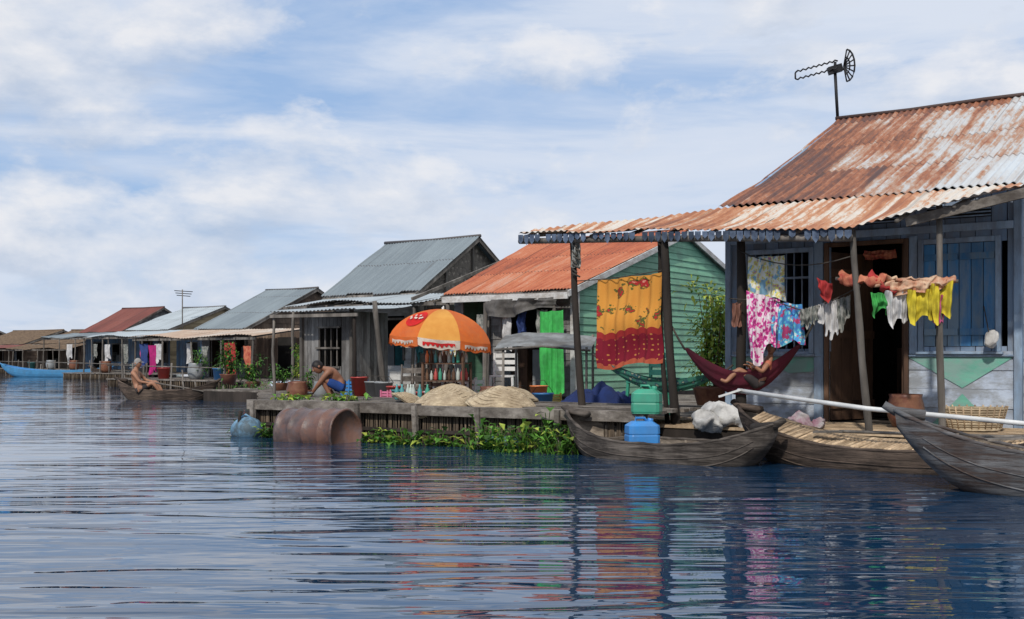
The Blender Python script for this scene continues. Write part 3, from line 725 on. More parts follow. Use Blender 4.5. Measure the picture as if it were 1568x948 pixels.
# ------------------------------------------------------------ UMBRELLA
def umbrella():
    C=V((-1.12,17.8,0)); zt=1.95; zb=1.46; r=.86; e=emp('beach_umbrella',(C.x,C.y,.45))
    uo=pm('umbrella_orange',(.82,.20,.04),(.68,.14,.035),3,isl=.0,bp=.1,trans=.3,stain=(.6,.2,.08),sa=.4); uy=pm('umbrella_yellow',(.84,.43,.10),(.74,.33,.07),3,isl=0,bp=.1,trans=.3)
    uw=cl('umbrella_white',(.78,.68,.58)); ur=cl('umbrella_red',(.7,.02,.02))
    mb=MB(); n=8; off=.42
    tilt=Matrix.Rotation(math.radians(5),3,'Y')
    def prof(b): return r*math.sin(b*math.pi/2*.8)/math.sin(math.pi/2*.8), zb+(zt-zb)*(1-b**1.75)
    def mkf(k):
        t0=2*math.pi*k/n+off;t1=2*math.pi*(k+1)/n+off
        def f(a,b):
            th=lerp(t0,t1,a); rr,z=prof(b); sc=1-.07*b*math.sin(math.pi*a)
            return C+V((0,0,1.7))+tilt@V((rr*math.cos(th)*sc,rr*math.sin(th)*sc,z-1.7-.015*math.sin(math.pi*a)*b))
        return f
    for k in range(n):
        f=mkf(k); mm=uy if k in (5,) else uo
        mb.grid(f,8,10,mm)
        def g(a,b,f=f): 
            p=f(a,1); q=(p-C); q.z=0
            return p+V((0,0,-.13*b*(1+.12*math.sin(math.pi*a)+.1*math.sin(a*17+k))))+q*.015*b*math.sin(a*12+k)
        mb.grid(g,14,2,uw if k in (5,) else mm)
        if k in (4,5,6):
            def t_(a,b,g=g,f=f):
                o=f(a,1)-C; o.z=0; return g(.12+.76*a,.35+.12*b+.3*abs(math.sin(a*22+b))*b)+o.normalized()*.012
            mb.grid(t_,44,1,ur if k==5 else uw)
    f4=mkf(4)
    def emb(cx,cy,rad,mm,o_):
        pts=[]
        for i in range(24):
            a=2*math.pi*i/24; q=f4(.5+cx+rad*math.cos(a)*1.0,.5+cy+rad*math.sin(a)*.55); pts.append(q+(q-C-V((0,0,1.0))).normalized()*o_)
        c0=sum(pts,V((0,0,0)))/24; c0+= (c0-C-V((0,0,1.0))).normalized()*.012
        mb.poly(pts+[c0],[(i,(i+1)%24,24) for i in range(24)],mm)
    emb(.1,.08,.38,ur,.012)
    for i in range(8): emb(-.16+.075*i,.08+.05*math.sin(i*2.2),.045,uw,.03)
    mb.build('canopy',e)
    mb=MB(); mb.tube([C+V((.0,0,.45)),C+V((.02,0,1.2)),C+V((.01,0,1.98))],.018,p_white,8)
    for k in range(n):
        q=mkf(k)(0,1); mb.tube([C+V((0,0,1.88)),q-V((0,0,.02))],.006,black,4)
    mb.lathe(C+V((0,0,.45)),[(0,0),(.2,0),(.2,.08),(.05,.12),(.03,.2),(0,.2)],p_grey,16)
    mb.tube([C+V((.02,0,1.93)),C+V((.02,0,2.0))],[.02,.01],p_white,6); mb.build('pole',e)
umbrella()
# ------------------------------------------------------------ BOATS
def canoe(name,A,B,W,zt,zA,zB,mo,mi_,zk=.05,fz=.27,slats=None,thw=3,blunt=.06,fullslat=False,crown=.0,drop=.015):
    A=V((A[0],A[1],0));B=V((B[0],B[1],0)); ax=(B-A).normalized(); L=(B-A).length; sd=V((-ax.y,ax.x,0)); e=emp(name,(A+B)/2+V((0,0,WL)))
    def hw(s): return W/2*(1-abs(s)**2.4)**.75+blunt*abs(s)**3
    def zg(s): return zt+((zA if s<0 else zB)-zt)*abs(s)**2.6
    def kk(s): return zk+(((zA if s<0 else zB)-.13)-zk)*abs(s)**5
    N=40;K=12
    def S(i,k,inn):
        s=2*i/N-1; ph=math.pi*k/K; h=hw(s)-(.028 if inn else 0); h=max(h,.012)
        z0=zg(s)+(.002 if inn else 0); zz=kk(s)+(.04 if inn else 0)
        c=math.cos(ph); lat=math.copysign(abs(c)**.62,c)*h; z=z0-(z0-zz)*math.sin(ph)**.75
        xx=s*L/2*(1-.05*(1-(z-zk)/(z0-zk+.001))*abs(s)**3)
        p=(A+B)/2+ax*xx+sd*lat+V((0,0,z))
        return p+(sd*noise.noise(p*5)+V((0,0,.6*noise.noise(p*3+V((4,4,4))))))*.016
    mb=MB()
    vo=[S(i,k,0) for i in range(N+1) for k in range(K+1)]; vi=[S(i,k,1) for i in range(N+1) for k in range(K+1)]
    fo=[(i*(K+1)+k,i*(K+1)+k+1,(i+1)*(K+1)+k+1,(i+1)*(K+1)+k) for i in range(N) for k in range(K)]
    fo+= [tuple(range(K+1)),tuple(N*(K+1)+k for k in range(K+1))]
    mb.poly(vo,fo,mo,True); mb.build('hull',e)
    mb=MB(); mb.poly(vi,[f[::-1] for f in fo[:-2]],mi_,True); mb.build('inner_hull',e)
    mb=MB()
    for k in (0,K):
        mb.tube([(S(i,k,0)+S(i,k,1))/2+V((0,0,.008)) for i in range(N+1)],[.02+.004*math.sin(i*1.7) for i in range(N+1)],mo,6,True,.8)
    for t,zz in ((0,zA),(1,zB)):
        i=0 if t==0 else N; d=ax*(-1 if t==0 else 1)
        p=(S(i,0,0)+S(i,K,0))/2; mb.tube([p-d*.22+V((0,0,-.03)),p+V((0,0,.0)),p+d*.08+V((0,0,.05))],[.07,.06,.05],mo,8,True,.6)
    for k in (1,2,K-2,K-1):
        mb.tube([S(i,k,0) for i in range(2,N-1)],.006,mo,5)
    for j in range(thw):
        s=-.55+1.1*j/max(1,thw-1); mb.beam((A+B)/2+ax*s*L/2-sd*(hw(s)-.02)+V((0,0,zg(s)-.05)),(A+B)/2+ax*s*L/2+sd*(hw(s)-.02)+V((0,0,zg(s)-.05)),.09,.025,mi_)
    for j in range(7):
        i=int(N*(.14+.12*j)); mb.tube([S(i,k,1) for k in range(K+1)],.014,mi_,5)
    mb.build('gunwales_and_thwarts',e)
    mb=MB()
    lim=.84 if fullslat else .6
    s=-lim; sl=slats or mi_
    while s<lim:
        h=hw(s)-.05
        if fullslat:
            z=zg(s)-drop; r1,r2=R.uniform(-.01,.01),R.uniform(-.01,.01)
            mb.tube([(A+B)/2+ax*s*L/2-sd*(h+.02)+V((0,0,z+r1)),(A+B)/2+ax*s*L/2+V((0,0,z+crown)),(A+B)/2+ax*s*L/2+sd*(h+.02)+V((0,0,z+r2))],R.uniform(.013,.018),sl,6); s+=.036*2/L
        else:
            mb.beam((A+B)/2+ax*s*L/2-sd*(h*.72)+V((0,0,fz)),(A+B)/2+ax*s*L/2+sd*(h*.72)+V((0,0,fz)),.075,.02,sl); s+=.08*2/L
    mb.build('floor_slats',e)
    return e
canoe('wooden_canoe',(.60,11.5),(2.36,9.95),.78,.36,.63,.58,hull,boat_in)
canoe('bamboo_decked_boat',(2.25,10.95),(4.75,9.0),1.15,.38,.70,.60,hull2,boat_in,slats=bamboo,fullslat=True,thw=0,crown=.05,drop=-.01)
canoe('grey_brown_canoe',(2.93,8.5),(6.4,7.3),1.0,.43,.78,.78,hull3,boat_in,slats=bamboo,fullslat=True,thw=2,drop=.03,crown=.02)
canoe('wooden_canoe',(-9.05,25.5),(-6.7,25.2),.62,.40,.66,.62,hull2,boat_in)
canoe('blue_long_boat',(-24.6,53.5),(-18.9,52.5),1.1,.50,.80,.68,plas('blue_boat_paint',(.06,.26,.50),.6),p_blue)
canoe('wooden_canoe',(-19,50),(-15.5,50.5),.8,.45,.7,.65,hull2,boat_in)
canoe('blue_long_boat',(-36,60),(-30,58),1.0,.5,.8,.7,p_float,boat_in)
mb=MB(); mb.tube([V((2.22,10.9,.86)),V((3.1,9.7,.74)),V((4.6,8.3,.62)),V((5.4,7.7,.56))],[.022,.021,.02,.018],p_white,8)
mb.beam(V((2.05,10.95,.80)),V((2.25,10.88,.87)),.16,.02,p_white); mb.build('long_pole_oar')
mb=MB(); mb.tube([V((2.95,10.0,.52)),V((4.4,9.2,.52))],.016,wood_grey,6); mb.beam(V((2.75,10.1,.51)),V((2.98,9.98,.52)),.13,.015,wood_grey); mb.build('wooden_paddle')
mb=MB(); mb.tube([V((3.6,9.2,.52)),V((4.8,9.0,.56))],.016,wood_grey,6); mb.beam(V((3.4,9.22,.51)),V((3.62,9.2,.52)),.12,.015,wood_grey); mb.build('wooden_paddle')
mb=MB(); mb.tube([V((3.75,8.15,.60)),V((5.2,7.75,.66))],.016,wood_grey,6); mb.beam(V((3.5,8.2,.58)),V((3.77,8.14,.60)),.13,.015,wood_grey); mb.build('wooden_paddle')
# ------------------------------------------------------------ CONTAINERS
def jerry(name,c,w,h,m,rz=0):
    mb=MB(); F=frame(c[0],c[1],rz); z=c[2]; a=w/2;b=w*.36
    ring=lambda s,zz,o=0:[F(x*s,y*s,zz) for x,y in ((-a+.03,-b),(a-.03,-b),(a,-b+.03),(a,b-.03),(a-.03,b),(-a+.03,b),(-a,b-.03),(-a,-b+.03))]
    lv=[(.93,z),(1,z+.02),(1,z+h*.35),(.96,z+h*.37),(.96,z+h*.4),(1,z+h*.42),(.98,z+h*.72),(.6,z+h*.88)]
    vs=[];fs=[]
    for s_,zz in lv: vs+=ring(s_,zz)
    for i in range(len(lv)-1):
        for k in range(8): fs.append((i*8+k,i*8+(k+1)%8,(i+1)*8+(k+1)%8,(i+1)*8+k))
    fs+=[tuple(range(8)),tuple((len(lv)-1)*8+k for k in range(8))]
    mb.poly(vs,fs,m)
    mb.tube([F(-a*.45,0,z+h*.8),F(-a*.4,0,z+h),F(a*.15,0,z+h),F(a*.35,0,z+h*.84)],.014,m,6)
    mb.tube([F(a*.5,0,z+h*.82),F(a*.55,0,z+h*.98)],.03,m,8)
    return mb.build(name,bevel=.006)
jerry('green_jerrycan',(1.36,11.2,.62),.29,.28,p_green,20)
jerry('blue_jerrycan',(1.26,10.75,.34),.31,.26,p_blue,-10)
def bucket(name,c,r,h,m,n=16):
    mb=MB(); mb.lathe(c,[(0,0),(r*.8,0),(r,h),(r*1.06,h),(r*1.06,h-.02),(r*.95,h-.02),(r*.76,.02),(0,.02)],m,n)
    mb.tube([V(c)+V((-r,0,h)),V(c)+V((-r*.6,-.02,h+r*.6)),V(c)+V((r*.6,-.02,h+r*.6)),V(c)+V((r,0,h))],.005,rope,5); return mb.build(name)
def crate(name,c,w,d,h,m,rz=35):
    mb=MB(); F=frame(c[0],c[1],rz); z=c[2]
    mb.fbox(F,-w/2,w/2,-d/2,d/2,z,z+.015,m)
    for k in range(4):
        zz=z+.02+k*(h-.03)/4; hh=(h/4)*.6
        mb.fbox(F,-w/2,w/2,-d/2,-d/2+.012,zz,zz+hh,m); mb.fbox(F,-w/2,w/2,d/2-.012,d/2,zz,zz+hh,m)
        mb.fbox(F,-w/2,-w/2+.012,-d/2+.012,d/2-.012,zz,zz+hh,m); mb.fbox(F,w/2-.012,w/2,-d/2+.012,d/2-.012,zz,zz+hh,m)
    for x in (-w/2,0,w/2): 
        for y in (-d/2-.004,d/2+.004): mb.beam(F(x*.97,y,z),F(x*.97,y,z+h),.025,.02,m)
    return mb.build(name)
def bottle(mb,c,m,s=1): mb.lathe(c,[(0,0),(.035*s,0),(.038*s,.02),(.038*s,.15*s),(.014*s,.21*s),(.014*s,.25*s),(0,.25*s)],m,8)
def pot(name,c,r,h,m):
    mb=MB(); mb.lathe(c,[(0,0),(r*.7,0),(r*.95,h*.3),(r,h*.6),(r*.85,h*.9),(r*.9,h),(r*.8,h),(r*.75,h*.9),(0,h*.85)],m,20); return mb.build(name)
pot('ceramic_jar',(4.12,11.62,.46),.19,.34,ceramic)
mb=MB(); bc=V((4.62,11.12,.46))
for k in range(9):
    z=.02+k*.024; r=.25+.05*k/8
    mb.tube([bc+V((r*math.cos(t*math.pi/12)*1.05,r*.8*math.sin(t*math.pi/12),z)) for t in range(25)],.013,straw,5,False)
for t in range(26):
    a=t*2*math.pi/26; mb.tube([bc+V((.25*math.cos(a)*1.05,.25*.8*math.sin(a),0)),bc+V((.315*math.cos(a)*1.05,.315*.8*math.sin(a),.24))],.009,bamboo,5)
mb.lathe(bc,[(0,0),(.25,0),(.25,.015),(0,.015)],straw,18); mb.build('wicker_basket')
def lump(name,cs,m,k=1):
    mb=MB()
    for (c,r,h) in cs:
        pr=[(r*math.sin(math.pi*i/14)**.6+.001,h*.5*(1-math.cos(math.pi*i/14))) for i in range(15)]
        mb.lathe(c,pr,m,26,V((R.uniform(-.2,.2),R.uniform(-.2,.2),1)),.8,.45)
    for v in mb.v:
        n1=V((noise.noise(v*7),noise.noise(v*7+V((5,5,5))),noise.noise(v*7+V((9,0,2)))))
        n2=V((noise.noise(v*20),noise.noise(v*20+V((5,5,5))),noise.noise(v*20+V((9,0,2)))))
        v+=(n1*.08+n2*.03)*k
    return mb.build(name)
lump('white_sack',[((2.22,11.75,.44),.25,.25),((2.02,11.6,.44),.17,.16)],sack)
lump('white_sack',[((2.46,11.6,.44),.17,.2)],sack)
lump('grey_sack',[((2.95,11.35,.44),.14,.16),((3.1,11.4,.44),.1,.12)],cl('rag_cloth',(.45,.43,.42),(.3,.15,.2),8))
lump('plastic_bag',[((4.92,11.45,1.30),.08,.15)],sack,.6)
mb=MB(); mb.tube([V((4.92,11.45,1.43)),V((4.93,11.6,1.72))],.006,rope,5); mb.build('bag_string')
mb=MB()
def nt_(a,b):
    x=(a-.5)*1.1; y=(b-.5)*.8; z=.45+.42*max(0,(1-(x/.55)**2)*(1-(y/.42)**2))**.5*(.75+.5*noise.noise(V((x*5,y*5,3))))+.05*noise.noise(V((x*14,y*14,1)))
    return V((1.12+x,14.4+y,z))
mb.grid(nt_,40,30,c_navy); mb.build('navy_tarpaulin')
items=[(GF(-2.2,-1.9,.45),'b',p_red,.14,.25),(GF(-1.9,-2.3,.45),'c',p_pink,.3,.2),(GF(-1.4,-1.8,.45),'c',p_white,.32,.25),(GF(-.9,-1.5,.45),'c',p_white,.3,.4),
 (GF(-.4,-1.4,.45),'b',p_blue,.15,.25),(GF(.2,-1.2,.45),'b',p_orange,.14,.28),(GF(-2.8,-1.5,.45),'b',p_grey,.16,.3),(GF(-3.3,-1.2,.45),'b',p_grey,.16,.3),
 (GF(-1.1,-2.6,.45),'c',p_teal,.3,.2),(GF(.5,-2.2,.45),'b',p_teal,.14,.22),(GF(-.6,-2.9,.45),'b',p_white,.12,.22),(GF(.9,-2.0,.45),'c',p_yel,.3,.2),(GF(1.2,-2.6,.45),'b',p_blue,.15,.22),
 (GF(-4.2,-.6,.45),'b',p_red,.16,.36),(GF(-4.6,-.3,.45),'c',p_blue,.4,.3),(GF(-1.6,-1.2,.45),'c',wood_brown,.5,.45),(GF(-.1,-2.5,.45),'c',p_grey,.35,.2),(GF(-2.5,-.9,.45),'c',wood_x,.5,.6)]
for c,t,m,a,b in items:
    if t=='b': bucket('plastic_bucket',c,a,b,m)
    else: crate('plastic_crate',c,a,a*.75,b,m)
SC=V((-1.02,17.35,.45)); T_=frame(SC.x,SC.y,20); mb=MB()
for z in (.35,.62): mb.fbox(T_,-.35,.35,-.16,.16,.45+z,.47+z,wood_brown)
for x in (-.34,.34):
    for y in (-.15,.15): mb.beam(T_(x,y,.45),T_(x,y,1.1),.035,.035,wood_brown)
mb.build('drinks_shelf')
mb=MB()
for z in (.82,1.09):
    for i in range(9):
        for y in (-.08,.06): bottle(mb,T_(-.3+i*.075,y,z),R.choice([p_green,p_orange,p_red,p_clear,p_clear,p_teal,wood_brown,wood_brown]),R.uniform(.6,.8))
mb.build('drink_bottles')
crate('orange_cooler_crate',T_(.12,-.45,.45),.34,.24,.2,p_orange); bucket('red_bucket',T_(-.25,-.4,.45),.12,.2,p_red)
pot('clay_stove',T_(.75,-.1,.45),.16,.28,ceramic); bucket('plastic_bucket',T_(-.75,-.2,.45),.1,.22,p_teal)
pot('ceramic_jar',(-3.6,18.6,.45),.18,.32,ceramic); pot('ceramic_jar',(-3.35,19.6,.45),.16,.3,p_grey)
mb=MB()
for i in range(7):
    bottle(mb,PF(1.3+i*.06+R.uniform(-.02,.02),1.3+R.uniform(-.1,.1),.63),R.choice([p_green,p_clear,p_teal]),.8)
mb.build('glass_bottles')
def chair(name,c,m,rz=0):
    mb=MB(); F=frame(c[0],c[1],rz); z=c[2]
    mb.fbox(F,-.2,.2,-.2,.2,z+.4,z+.43,m)
    for x in (-.18,.18):
        for y in (-.18,.18): mb.beam(F(x*1.1,y*1.1,z),F(x,y,z+(.41 if y<0 else .8)),.035,.035,m)
    for k in range(3): mb.fbox(F,-.18,.18,.17,.19,z+.5+k*.11,z+.57+k*.11,m)
    return mb.build(name)
chair('plastic_chair',GF(-.7,-.9,.45),p_white,10); chair('plastic_chair',(1.75,14.3,.45),p_green,60)
mb=MB(); TF=frame(.48,15.4,12)
def tf(a,b): x=lerp(-.66,.66,a); return TF(x,lerp(-.35,.35,b),1.28+.20*b+.05*math.cos(x*2.2)-.03*x+.02*noise.noise(V((x*4,b*3,0))))
mb.grid(tf,30,10,pm('grey_tarpaulin',(.27,.28,.28),(.12,.125,.125),3,rough=.7,stain=(.1,.09,.08),sa=.6)); 
for x,y in ((-.55,-.3),(.6,-.3),(-.5,.33),(.6,.33)): mb.tube([TF(x,y,.45),TF(x,y,1.32 if y<0 else 1.5)],.02,wood_grey,6)
mb.tube([TF(-.66,-.34,1.28),TF(0,-.34,1.33),TF(.66,-.34,1.27)],.018,wood_grey,6)
mb.build('tarpaulin_awning')
# ------------------------------------------------------------ CLOTH
def cloth(name,p0,p1,h,m,nf=3,amp=.04,h2=None,ragg=.0,nu=30,nv=20,gath=0,sag=0):
    p0=V(p0);p1=V(p1); d=(p1-p0).normalized(); nrm=d.cross(V((0,0,1))).normalized(); ph=R.uniform(0,6); h2=h if h2 is None else h2
    def f(a,b):
        hh=lerp(h,h2,a)*(1+ragg*.6*noise.noise(V((a*2.2,ph,0))))
        aa=.5+(a-.5)*(1-gath*b)+ .06*math.sin(b*3+ph)*b*ragg
        return p0.lerp(p1,aa)+V((0,0,-hh*b-sag*math.sin(math.pi*a)-.012*abs(math.sin(a*math.pi*2))))+nrm*(amp*math.sin(a*nf*6.28+ph+b*1.2)*(.35+.65*b)+.06*noise.noise(V((a*3+ph,b*3,1)))+.018*math.sin(a*nf*15+b*3+ph))
    mb=MB(); mb.grid(f,nu,nv,m); return mb.build(name)
def line(name,pts,r=.006,m=None,sag=0):
    mb=MB(); q=[]
    for a,b in zip(pts,pts[1:]):
        a=V(a);b=V(b)
        for i in range(9):
            t=i/9; q.append(a.lerp(b,t)+V((0,0,-sag*4*t*(1-t))))
    q.append(V(pts[-1])); mb.tube(q,r,m or rope,5); return mb.build(name)
line('clothesline',[F0(-1.4,-1.25,2.08),F0(-.14,-1.4,2.15)],sag=.02)
cloth('batik_cloth',(.99,12.88,2.08),(1.67,12.32,2.13),1.02,batikm,2.5,.028,1.0,.08,gath=.03,nu=50,nv=30)
cloth('patterned_trousers',(.70,13.0,2.62),(.80,12.95,2.62),.38,c_grey,1,.02)
mb=MB()
for i in range(10): mb.tube([F0(-1.38,-1.33,2.62-.05*i),F0(-1.30+.04*(i%2),-1.36,2.57-.05*i)],.012,rope,5)
mb.build('hanging_rope_bundle')
line('clothesline',[F0(.58,-1.05,2.35),F0(1.95,-1.5,2.18)],sag=.12)
cloth('floral_shirt',(2.54,11.95,2.27),(2.90,11.8,2.27),.50,f_yel,2,.04,ragg=.5)
cloth('pink_floral_dress',(2.50,11.85,1.90),(2.82,11.7,1.80),.76,f_pink,2.5,.05,.55,.7,gath=.2)
cloth('blue_floral_dress',(2.76,11.75,1.78),(3.04,11.6,1.74),.45,f_blue,2,.05,.40,.7,gath=-.15)
cloth('brown_rag',(2.38,12.0,1.78),(2.48,12.0,1.78),.26,c_brown,1,.03)
for i in range(8):
    t=i/8; a=V((2.98+.45*t,11.5-.25*t,1.68+.14*t)); cloth('hanging_sock',a,a+V((.055,-.03,.02)),.16+.18*R.random(),R.choice([c_grey,c_white,c_grey]),1,.025,ragg=.6,nu=8,nv=10,gath=R.uniform(-.4,.2))
line('clothesline',[(2.35,12.0,1.82),(2.75,11.75,1.80),(3.05,11.5,1.66),(3.5,11.15,1.9)],sag=.01)
mb=MB(); mb.tube([V((3.27,11.2,1.98)),V((3.55,10.9,1.92)),V((4.3,10.7,1.92))],.02,wood_grey,6); mb.build('bamboo_rail')
def roll(name,pts,r,m,seed):
    mb=MB(); P_=[V(p) for p in pts]; q=[];rs=[]
    n=30
    for i in range(n):
        t=i/(n-1)*(len(P_)-1); k=min(int(t),len(P_)-2); q.append(P_[k].lerp(P_[k+1],t-k)); rs.append(r*(.7+.8*abs(noise.noise(V((i*.4,seed,0))))))
    mb.tube(q,rs,m,16,True,.8)
    for v in mb.v: v+=V((noise.noise(v*14),noise.noise(v*14+V((3,3,3))),noise.noise(v*16+V((7,7,7)))))*.05
    return mb.build(name)
roll('red_towel',[(3.28,11.1,1.97),(3.40,10.95,1.95),(3.62,10.8,1.93)],.07,c_orange,1)
roll('peach_towel',[(3.55,10.85,1.90),(3.9,10.75,1.88),(4.25,10.68,1.93)],.045,c_peach,5)
roll('red_towel',[(3.5,10.86,2.0),(3.62,10.8,1.86),(3.72,10.8,1.82)],.045,c_red,9)
roll('peach_towel',[(3.62,10.82,1.97),(4.0,10.74,1.93),(4.2,10.7,1.95)],.03,c_peach,12)
cloth('peach_towel',(3.66,10.76,1.92),(4.18,10.68,1.94),.14,c_peach,3,.03,.09,ragg=.5)
cloth('red_cloth',(3.10,11.3,2.0),(3.24,11.2,1.93),.16,c_red,1,.03,.2,ragg=.5,gath=.4)
cloth('green_shirt',(3.49,10.8,1.82),(3.66,10.8,1.82),.2,c_lime,1.5,.04,ragg=.8)
cloth('white_shirt',(3.62,10.78,1.84),(3.84,10.75,1.84),.30,c_white,2,.045,ragg=.8,gath=.2)
cloth('yellow_shirt',(3.82,10.72,1.84),(4.08,10.7,1.86),.27,c_yel,2,.05,ragg=.8)
cloth('yellow_shirt',(4.03,10.71,1.90),(4.24,10.68,1.93),.32,c_yel,1.5,.05,ragg=.8,gath=.2)
cloth('pink_shirt',(4.08,10.75,1.80),(4.18,10.74,1.80),.29,c_pink,1,.02,ragg=.5)
cloth('window_curtain',F0(1.6,.06,2.38),F0(1.95,.06,2.38),.1,c_orange,3,.01)
cloth('green_curtain',(.47,18.25,1.93),(.84,18.1,1.95),1.36,c_green,4,.05,1.36,ragg=.1,gath=-.1)
cloth('grey_canvas',GF(-1.7,-.05,2.2),GF(-.2,-.05,2.2),.3,c_tarp,3,.06,.2,ragg=.9)
for (x,w_,z,h,m) in ((-.7,.22,2.0,.5,c_grey),(-1.1,.2,2.0,.45,c_blue),(-1.45,.2,1.9,.6,c_white),(-.35,.18,1.9,.7,c_mag),(-2.0,.2,1.95,.5,c_grey),(-2.6,.2,1.6,.5,f_yel)):
    cloth('hanging_shirt',GF(x,.1,z),GF(x+w_,.08,z),h,m,2,.04,ragg=.6,nu=14,nv=10,gath=.2)
for (F,x,y,z,w_,h,m) in ((RF,-1.9,-1.1,1.9,.35,.6,c_white),(RF,.3,-.9,1.9,.25,.5,f_yel),(RF,1.2,-.6,1.5,.12,.5,c_white),(RF,-.9,-.9,1.9,.25,.6,c_grey),(RF,.8,-1.0,1.7,.2,.5,c_teal),
   (H3,-2.4,-1.9,1.55,.35,.75,c_mag),(H3,-3.0,-1.8,1.6,.4,.6,c_blue),(H3,1.2,-1.9,1.6,.5,1.0,c_red),(H3,-.8,-1.7,1.6,.3,.6,c_white),(H3,2.1,-1.9,1.5,.35,.7,c_orange),(H3,.2,-1.9,1.5,.3,.6,c_grey),
   (H4,-2.2,-1.6,1.7,.4,.7,c_white),(H4,.3,-1.6,1.7,.4,.8,c_pink),(H4,1.2,-1.6,1.7,.5,.7,c_white),(H4,-1,-1.6,1.7,.5,.7,c_grey),
   (H5,-2.2,-1.6,1.8,.5,.8,c_white),(H5,0,-1.6,1.8,.4,.7,c_grey)):
    cloth('hanging_laundry',F(x,y,z),F(x+w_,y,z),h,m,2,.05,ragg=.8,nu=12,nv=8,gath=.15)
for F,x,y in ((H3,-2.5,-2.3),(H3,-1.0,-2.4),(H3,.4,-2.3),(H3,1.6,-2.4),(H4,-1.5,-2),(H4,.5,-2),(H5,-1,-2),(H5,-3,-2),(H6,-2,-1.6)):
    c=F(x,y,.48)
    if R.random()<.5: bucket('water_bucket',c,.2,.35,R.choice([p_blue,p_grey,p_teal,p_red]),10)
    else: pot('water_jar',c,.25,.5,R.choice([ceramic,p_grey]))
# ------------------------------------------------------------ HAMMOCKS
def hammock(name,A,B,sag,w,m,c0,c1,off=V((0,0,0))):
    e=emp(name,(V(A)+V(B))/2); A=V(A);B=V(B); d=(B-A); d.z=0; d.normalize(); sd=V((-d.y,d.x,0))
    def ctr(t): return A.lerp(B,t)+V((0,0,-sag*4*t*(1-t)))
    def f(a,b):
        t=lerp(c0,c1,a); ww=w*math.sin(math.pi*a)**.6+.03
        lat=(b-.5)*2; return ctr(t)+sd*ww*lat*.55+V((0,0,ww*.62*lat*lat+.014*math.sin(b*40+a*9)*math.sin(math.pi*a)))+off
    mb=MB(); mb.grid(f,40,26,m); mb.build('hammock_cloth',e)
    mb=MB(); mb.tube([A,ctr(c0*.5)+off,ctr(c0)+off],.012,rope,5); mb.tube([ctr(c1)+off,ctr((1+c1)/2)+off,B],.012,rope,5); mb.build('hammock_ropes',e)
    return e
hammock('maroon_hammock',(1.75,12.25,1.55),(3.30,11.95,1.66),.82,.38,c_maroon,.10,.88)
hammock('green_patterned_hammock',(.95,12.95,1.22),(2.45,12.3,1.1),.36,.2,f_ham,.08,.9)
# ------------------------------------------------------------ PEOPLE
def skinobj(name,vs,es,rs,m,parent,sub=2):
    me=bpy.data.meshes.new(name); c=V(vs[0]); me.from_pydata([tuple(V(v)-c) for v in vs],es,[]); me.materials.append(m)
    ob=bpy.data.objects.new(name,me); ob.location=c; scene.collection.objects.link(ob)
    ob.modifiers.new('skin','SKIN')
    for i,r in enumerate(rs):
        me.skin_vertices[0].data[i].radius=(r,r); me.skin_vertices[0].data[i].use_root=(i==0)
    ob.modifiers['skin'].use_smooth_shade=True
    s=ob.modifiers.new('sub','SUBSURF'); s.levels=sub; s.render_levels=sub
    par(ob,parent); return ob
def hp0(H,fw,rt,up,s,u,v,k):
    th=math.pi*v; ph=2*math.pi*u
    x=math.sin(th)*math.cos(ph); y=math.sin(th)*math.sin(ph); z=math.cos(th)
    jaw=1-.28*max(0,-z)**1.2; fx=x*.098*(1-.1*max(0,-z))+.012*max(0,-z)
    return H+(fw*fx+rt*(y*.077*jaw)+up*(z*.118))*(s*k)
